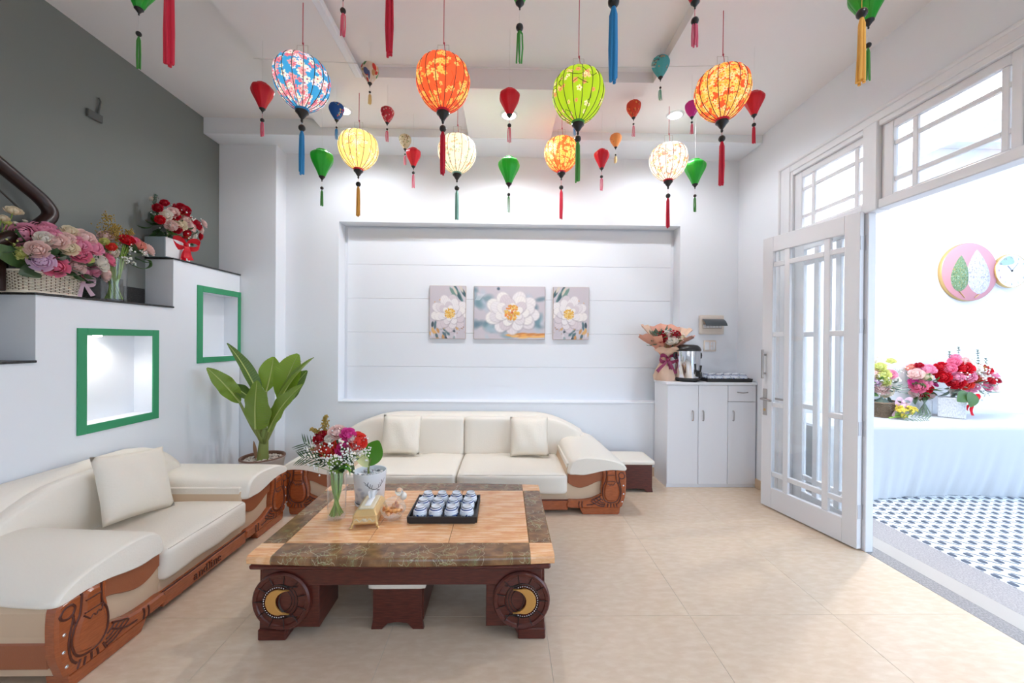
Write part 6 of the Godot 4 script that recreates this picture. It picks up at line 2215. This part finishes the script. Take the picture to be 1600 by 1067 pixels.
func tassel_mesh(n: int, spread: float, thick: float, l: float, sd: int) -> ArrayMesh:
	rng.seed = sd
	var s := S()
	for k in n:
		var a := TAU * k / n
		var r := spread * (0.55 if k % 2 else 1.0)
		var e := l * rng.randf_range(0.93, 1.0)
		var w := rng.randfn() * spread * 0.12
		tube(s, [V(0, 0, 0), V(cos(a) * r * 0.8 + w, -l * 0.12, sin(a) * r * 0.8), V(cos(a) * r + w, -l * 0.55, sin(a) * r), V(cos(a) * r * 0.95 - w, -e, sin(a) * r * 0.95)], thick, 6)
	return done(s)

func make_shapes():
	# outlines for radius 1, from the bottom opening upwards
	var big := [Vector2(0.16, -0.98), Vector2(0.22, -0.965), Vector2(0.42, -0.86), Vector2(0.62, -0.70), Vector2(0.80, -0.48), Vector2(0.93, -0.21), Vector2(0.99, 0.06), Vector2(0.985, 0.28), Vector2(0.93, 0.50), Vector2(0.82, 0.68), Vector2(0.66, 0.81), Vector2(0.48, 0.875), Vector2(0.34, 0.89)]
	var silk := [Vector2(0.24, -1.37), Vector2(0.30, -1.28), Vector2(0.50, -0.82), Vector2(0.74, -0.36), Vector2(0.92, 0.0), Vector2(0.985, 0.22), Vector2(1.0, 0.38), Vector2(0.96, 0.56), Vector2(0.82, 0.72), Vector2(0.60, 0.82), Vector2(0.50, 0.86), Vector2(0.50, 0.97), Vector2(0.44, 1.0)]
	var prt := [Vector2(0.20, -1.25), Vector2(0.32, -1.12), Vector2(0.56, -0.76), Vector2(0.80, -0.36), Vector2(0.96, 0.04), Vector2(1.0, 0.34), Vector2(0.94, 0.62), Vector2(0.76, 0.84), Vector2(0.50, 0.97), Vector2(0.28, 1.0)]
	for e in [["big", big, 16, 0.05], ["silk", silk, 8, 0.075], ["print", prt, 10, 0.05]]:
		var L := smooth2(e[1], 3, false)
		var pr := []
		for p in L:
			pr.append(p)
		var s := S()
		lathe(s, pr, 64 if e[0] == "big" else 48, Transform3D(), e[2], e[3], 400.0)
		lantern_shapes[e[0] + "_body"] = done(s)
		s = S()
		var pts := []
		for p in L:
			pts.append(V(p.x * (0.966 if e[0] == "big" else 0.93), p.y, 0))
		tube(s, pts, 0.013, 5)
		lantern_shapes[e[0] + "_rib"] = done(s)
		# turned black cap under the body, hung from y = 0
		s = S()
		var w: float = {"big": 0.235, "silk": 0.27, "print": 0.26}[e[0]]
		var k: float = {"big": 1.0, "silk": 1.15, "print": 1.2}[e[0]]
		lathe(s, [Vector2(0, -0.40 * k), Vector2(0.035, -0.39 * k), Vector2(0.05, -0.33 * k), Vector2(0.04, -0.28 * k), Vector2(0.09, -0.22 * k), Vector2(w * 0.7, -0.10 * k), Vector2(w, -0.03 * k), Vector2(w, 0.02), Vector2(w * 0.9, 0.04), Vector2(0, 0.04)], 20)
		lantern_shapes[e[0] + "_cap"] = done(s)
		# thin board added over the top, keeps bulb light off the ceiling
		s = S()
		var tr: float = {"big": [0.345, 0.885], "silk": [0.45, 0.985], "print": [0.29, 0.99]}[e[0]][0]
		lathe(s, [Vector2(0, -0.012), Vector2(tr, -0.012), Vector2(tr + 0.015, 0.0), Vector2(tr, 0.012), Vector2(0, 0.012)], 24)
		lantern_shapes[e[0] + "_added_lid"] = done(s)
		# coloured collar above the cap
		s = S()
		lathe(s, [Vector2(w * 0.85, -0.075), Vector2(w * 0.98, -0.06), Vector2(w * 1.08, 0.02), Vector2(w * 1.0, 0.05), Vector2(w * 0.6, 0.05)], 20)
		lantern_shapes[e[0] + "_collar"] = done(s)
		s = S()
		ball(s, Vector3.ZERO, V(1, 1, 1), 12, 8)
		lantern_shapes["bead"] = done(s)

func lantern(e: Array, group: String):
	var kind: String = e[0]
	var R: float = e[2]
	var t := thing("lantern", e[9], "lantern", e[1], 0, group)
	var K := Basis().scaled(Vector3.ONE * R)
	var bottom := {"big": -0.98, "silk": -1.37, "print": -1.25}[kind] * R as float
	var top := {"big": 0.89, "silk": 1.0, "print": 1.0}[kind] * R as float
	var cloth: Material = M[e[8]] if M.has(e[8]) else M["cloth_" + e[8]]
	var b := part(t, "shade", lantern_shapes[kind + "_body"], cloth)
	b.transform = Transform3D(K * Basis(Vector3.UP, names["lantern"] * 1.7), Vector3.ZERO)
	if kind != "print":
		for k in (16 if kind == "big" else 8):
			var r := part(t, "rib", lantern_shapes[kind + "_rib"], M.rib_wire if kind == "big" else cloth)
			r.transform = Transform3D(K * Basis(Vector3.UP, TAU * k / (16 if kind == "big" else 8) + names["lantern"] * 1.7), Vector3.ZERO)
	var c := part(t, "cap", lantern_shapes[kind + "_cap"], M.cap_black)
	c.transform = Transform3D(K, V(0, bottom - (0.07 * R if kind == "big" else 0.0), 0))
	var added_lid := part(t, "top_board", lantern_shapes[kind + "_added_lid"], M.cap_black if kind == "big" else cloth)  # added board that stops light leaving through the top
	added_lid.transform = Transform3D(K, V(0, top - 0.004, 0))
	if kind == "big":
		var co := part(t, "collar", lantern_shapes["big_collar"], M.get("tassel_" + ("red" if e[7] == "gold" or e[7] == "red" else e[7])))
		co.transform = Transform3D(K, V(0, bottom, 0))
	# cord, bead and tassel below
	var fine := 0.0013
	var s := S()
	tube(s, [V(0, bottom - 0.34 * R, 0), V(0, e[4], 0)], fine, 5)
	part(t, "lower_cord", s, M.white_cord if e[7] == "green" or kind == "print" else M.get("tassel_" + e[7]))
	var bead := part(t, "bead", lantern_shapes["bead"], M.cap_black)
	var br := {"big": 0.021, "silk": 0.014, "print": 0.0085}[kind] as float
	bead.transform = Transform3D(Basis().scaled(V(br, br, br)), V(0, e[3], 0))
	var ta := S()
	var tl: float = e[4] - e[5]
	var tm: ArrayMesh
	if kind == "big":
		tm = tassel_mesh(10, 0.0115, 0.0058, tl, 5 + names["lantern"])
	elif kind == "silk":
		tm = tassel_mesh(4, 0.010, 0.0034, tl, 5 + names["lantern"])
	else:
		tm = tassel_mesh(4 if e[7] != "cream" else 8, 0.010, 0.0028, tl, 5 + names["lantern"])
	var tp := part(t, "tassel", tm, M["tassel_" + e[7]])
	tp.position = V(0, e[4], 0)
	# hanging cord and wire handle above
	s = S()
	if kind == "big":
		var hh := top + 0.095
		tube(s, [V(-0.034, top - 0.02, 0), V(-0.034, hh, 0), V(0.034, hh, 0), V(0.034, top - 0.02, 0)], 0.0014, 5)
		part(t, "handle", s, M.wire)
		s = S()
		tube(s, [V(0.006, hh, 0), V(0.002, hh + 0.02, 0.0), V(0.003, e[6], 0)], 0.0024, 6)
		tube(s, smooth_line([V(0.006, hh + 0.01, 0.0), V(0.010, hh - 0.05, 0.004), V(0.005, top - 0.01, 0.006)], 4), 0.002, 5)
		ball(s, V(0.004, hh + 0.012, 0), V(0.006, 0.007, 0.006), 8, 6)
		part(t, "hanging_cord", s, M.cord_pink)
		s = S()
		ball(s, V(0, 0.02, 0), V(0.022, 0.026, 0.022), 12, 8)
		part(t, "bulb", s, M.lantern_bulb)
		omni(t.position + V(0, 0.02, 0), LANTERN, rgb8(255, 246, 230), 0.022)
	else:
		tube(s, [V(0, top - 0.01, 0), V(0, e[6], 0)], 0.0009, 4)
		part(t, "hanging_cord", s, M.white_cord)

const LANTERN := 0.0078

func build_lanterns():
	mat("lantern_bulb", rgb8(255, 250, 240), 0.5, 0, {"emission_enabled": true, "emission": rgb8(255, 236, 206), "emission_energy_multiplier": 3.0})
	make_shapes()
	# a thin wire is strung across below the ceiling
	var w := thing("ceiling_wire", "thin white wire strung across the room below the ceiling", "wire", V(0, 3.6, -2.83))
	var s := S()
	tube(s, smooth_line([V(-1.84, -0.07, 0), V(-0.9, -0.092, 0), V(0.27, -0.096, 0), V(1.39, -0.058, 0), V(1.65, -0.05, 0)], 4), 0.003, 6)
	part(w, "strand", s, M.white_cord)
	var rows := [
		["big", V(-1.282, 3.092, -2.434), 0.165, -0.274, -0.290, -0.566, 0.508, "blue", "blue_blossom", "large glowing blue lantern with pink cherry blossom print"],
		["big", V(-0.390, 3.057, -2.360), 0.165, -0.268, -0.283, -0.549, 0.628, "red", "orange_blossom", "large glowing orange lantern with pale yellow blossoms, over the middle picture"],
		["big", V(0.451, 3.041, -2.428), 0.165, -0.264, -0.276, -0.539, 0.644, "green", "lime_branch", "large glowing lime green lantern printed with blossom twigs"],
		["big", V(1.367, 3.068, -2.419), 0.165, -0.279, -0.291, -0.576, 0.532, "red", "orange_full", "large glowing orange lantern thickly printed with yellow flowers, nearest the door"],
		["big", V(-1.264, 3.109, -3.311), 0.165, -0.287, -0.304, -0.561, 0.491, "gold", "yellow_blossom", "glowing pale yellow flowered lantern with a golden tassel"],
		["big", V(-0.425, 3.096, -3.326), 0.165, -0.289, -0.306, -0.565, 0.504, "teal", "cream_blossom", "glowing cream lantern with tiny flowers and a teal tassel"],
		["big", V(0.522, 3.258, -3.639), 0.165, -0.307, -0.325, -0.610, 0.342, "red", "orange_pale", "smaller looking glowing orange blossom lantern below the lime green one"],
		["big", V(1.449, 3.101, -3.415), 0.165, -0.299, -0.316, -0.591, 0.499, "red", "white_blossom", "glowing white lantern with red flower sprays and a red tassel"],
		["silk", V(-1.578, 3.017, -3.323), 0.095, -0.228, -0.245, -0.382, 0.583, "green", "silk_green", "plain green silk lantern left of the pale yellow one"],
		["silk", V(0.023, 2.994, -3.353), 0.095, -0.225, -0.236, -0.387, 0.531, "green", "silk_green", "plain green silk lantern above the middle picture"],
		["silk", V(1.750, 3.087, -3.533), 0.095, -0.236, -0.248, -0.390, 0.513, "green", "silk_green", "plain green silk lantern half behind the white flowered one"],
		["silk", V(-1.726, 3.221, -2.750), 0.074, -0.182, -0.191, -0.300, 0.379, "pink", "silk_red", "plain red silk lantern left of the large blue one"],
		["silk", V(0.019, 3.180, -2.700), 0.074, -0.174, -0.183, -0.295, 0.505, "pink", "silk_red", "plain red silk lantern in front of the middle downlight"],
		["silk", V(-0.865, 3.206, -3.598), 0.070, -0.155, -0.167, -0.298, 0.394, "pink", "silk_red", "small red silk lantern left of the cream flowered one"],
		["silk", V(0.862, 3.157, -3.465), 0.070, -0.172, -0.183, -0.299, 0.443, "pink", "silk_red", "small red silk lantern between the pale orange and white flowered ones"],
		["silk", V(1.755, 3.203, -2.700), 0.068, -0.161, -0.170, -0.293, 0.397, "red", "silk_red", "plain red silk lantern right behind the large orange one by the door"],
		["silk", V(-2.069, 3.451, -2.200), 0.080, -0.249, -0.263, -0.449, 0.229, "green", "silk_green", "green silk lantern cut off by the top edge, over the grey stairwell wall"],
		["silk", V(0.045, 2.824, -1.420), 0.059, -0.171, -0.180, -0.303, 0.861, "green", "silk_green", "green silk lantern cut off by the top edge, near the middle"],
		["silk", V(1.907, 3.326, -2.000), 0.092, -0.254, -0.268, -0.443, 0.274, "green", "silk_green", "green silk lantern cut off by the top edge, over the transom"],
		["silk", V(0.697, 2.841, -1.420), 0.058, -0.149, -0.154, -0.247, 0.844, "pink", "silk_red", "red silk lantern whose black cap shows at the top right of the ceiling tray"],
		["silk", V(-0.805, 3.241, -1.900), 0.050, -0.136, -0.146, -0.264, 0.444, "pink", "silk_red", "small lantern above view whose looped pink tassel hangs beside the tray edge"],
		["big", V(-0.518, 3.318, -1.700), 0.165, -0.285, -0.296, -0.576, 0.367, "red", "orange_blossom", "lantern above view whose thick red tassel hangs before the ceiling tray"],
		["big", V(0.387, 3.010, -1.400), 0.165, -0.272, -0.284, -0.568, 0.675, "blue", "blue_blossom", "lantern above view whose long blue tassel hangs before the ceiling tray"],
		["big", V(-1.209, 3.028, -1.400), 0.165, -0.262, -0.276, -0.559, 0.572, "red", "orange_full", "lantern above view whose double red tassel hangs at the upper left"],
		["big", V(1.515, 3.216, -1.620), 0.165, -0.307, -0.321, -0.610, 0.384, "gold", "yellow_blossom", "lantern above view whose golden tassel hangs before the green silk one"],
		["print", V(-1.008, 3.459, -2.850), 0.063, -0.143, -0.158, -0.233, 0.226, "cream", "patchwork", "tiny patchwork lantern in red, green and blue with a cream tassel"],
		["print", V(-1.424, 3.407, -3.249), 0.062, -0.137, -0.147, -0.238, 0.193, "blue", "deep_blue", "tiny dark blue printed lantern before the left downlight"],
		["print", V(-0.988, 3.358, -3.200), 0.056, -0.123, -0.133, -0.229, 0.242, "pink", "crimson", "tiny crimson printed lantern between the large blue and orange ones"],
		["print", V(-0.529, 3.396, -3.200), 0.063, -0.142, -0.158, -0.222, 0.204, "pink", "magenta", "tiny pink lantern mostly hidden behind the cap of the large orange one"],
		["print", V(-0.983, 3.420, -3.750), 0.060, -0.125, -0.138, -0.231, 0.180, "pink", "sage", "tiny pale green printed lantern behind the small red silk one"],
		["print", V(1.144, 3.550, -2.850), 0.066, -0.159, -0.173, -0.254, 0.135, "teal", "teal", "tiny teal printed lantern at the back corner of the ceiling tray"],
		["print", V(1.084, 3.486, -3.269), 0.062, -0.131, -0.143, -0.240, 0.115, "pink", "ember", "tiny orange red printed lantern right of the lime green one"],
		["print", V(1.456, 3.332, -3.000), 0.054, -0.108, -0.118, -0.203, 0.268, "pink", "magenta", "tiny magenta lantern beside the right downlight"],
		["print", V(1.027, 3.390, -3.600), 0.055, -0.140, -0.152, -0.218, 0.210, "cream", "peach_script", "tiny peach lantern with dark scribbled twigs above a small red silk one"],
		["print", V(0.549, 3.412, -3.100), 0.056, -0.142, -0.163, -0.256, 0.273, "blue", "deep_blue", "tiny lantern hidden behind the large lime green one, its blue tassel showing"],
	]
	var said := {"big": "large flowered lanterns", "silk": "plain silk lanterns", "print": "tiny printed lanterns"}
	for e in rows:
		lantern(e, said[e[0]])
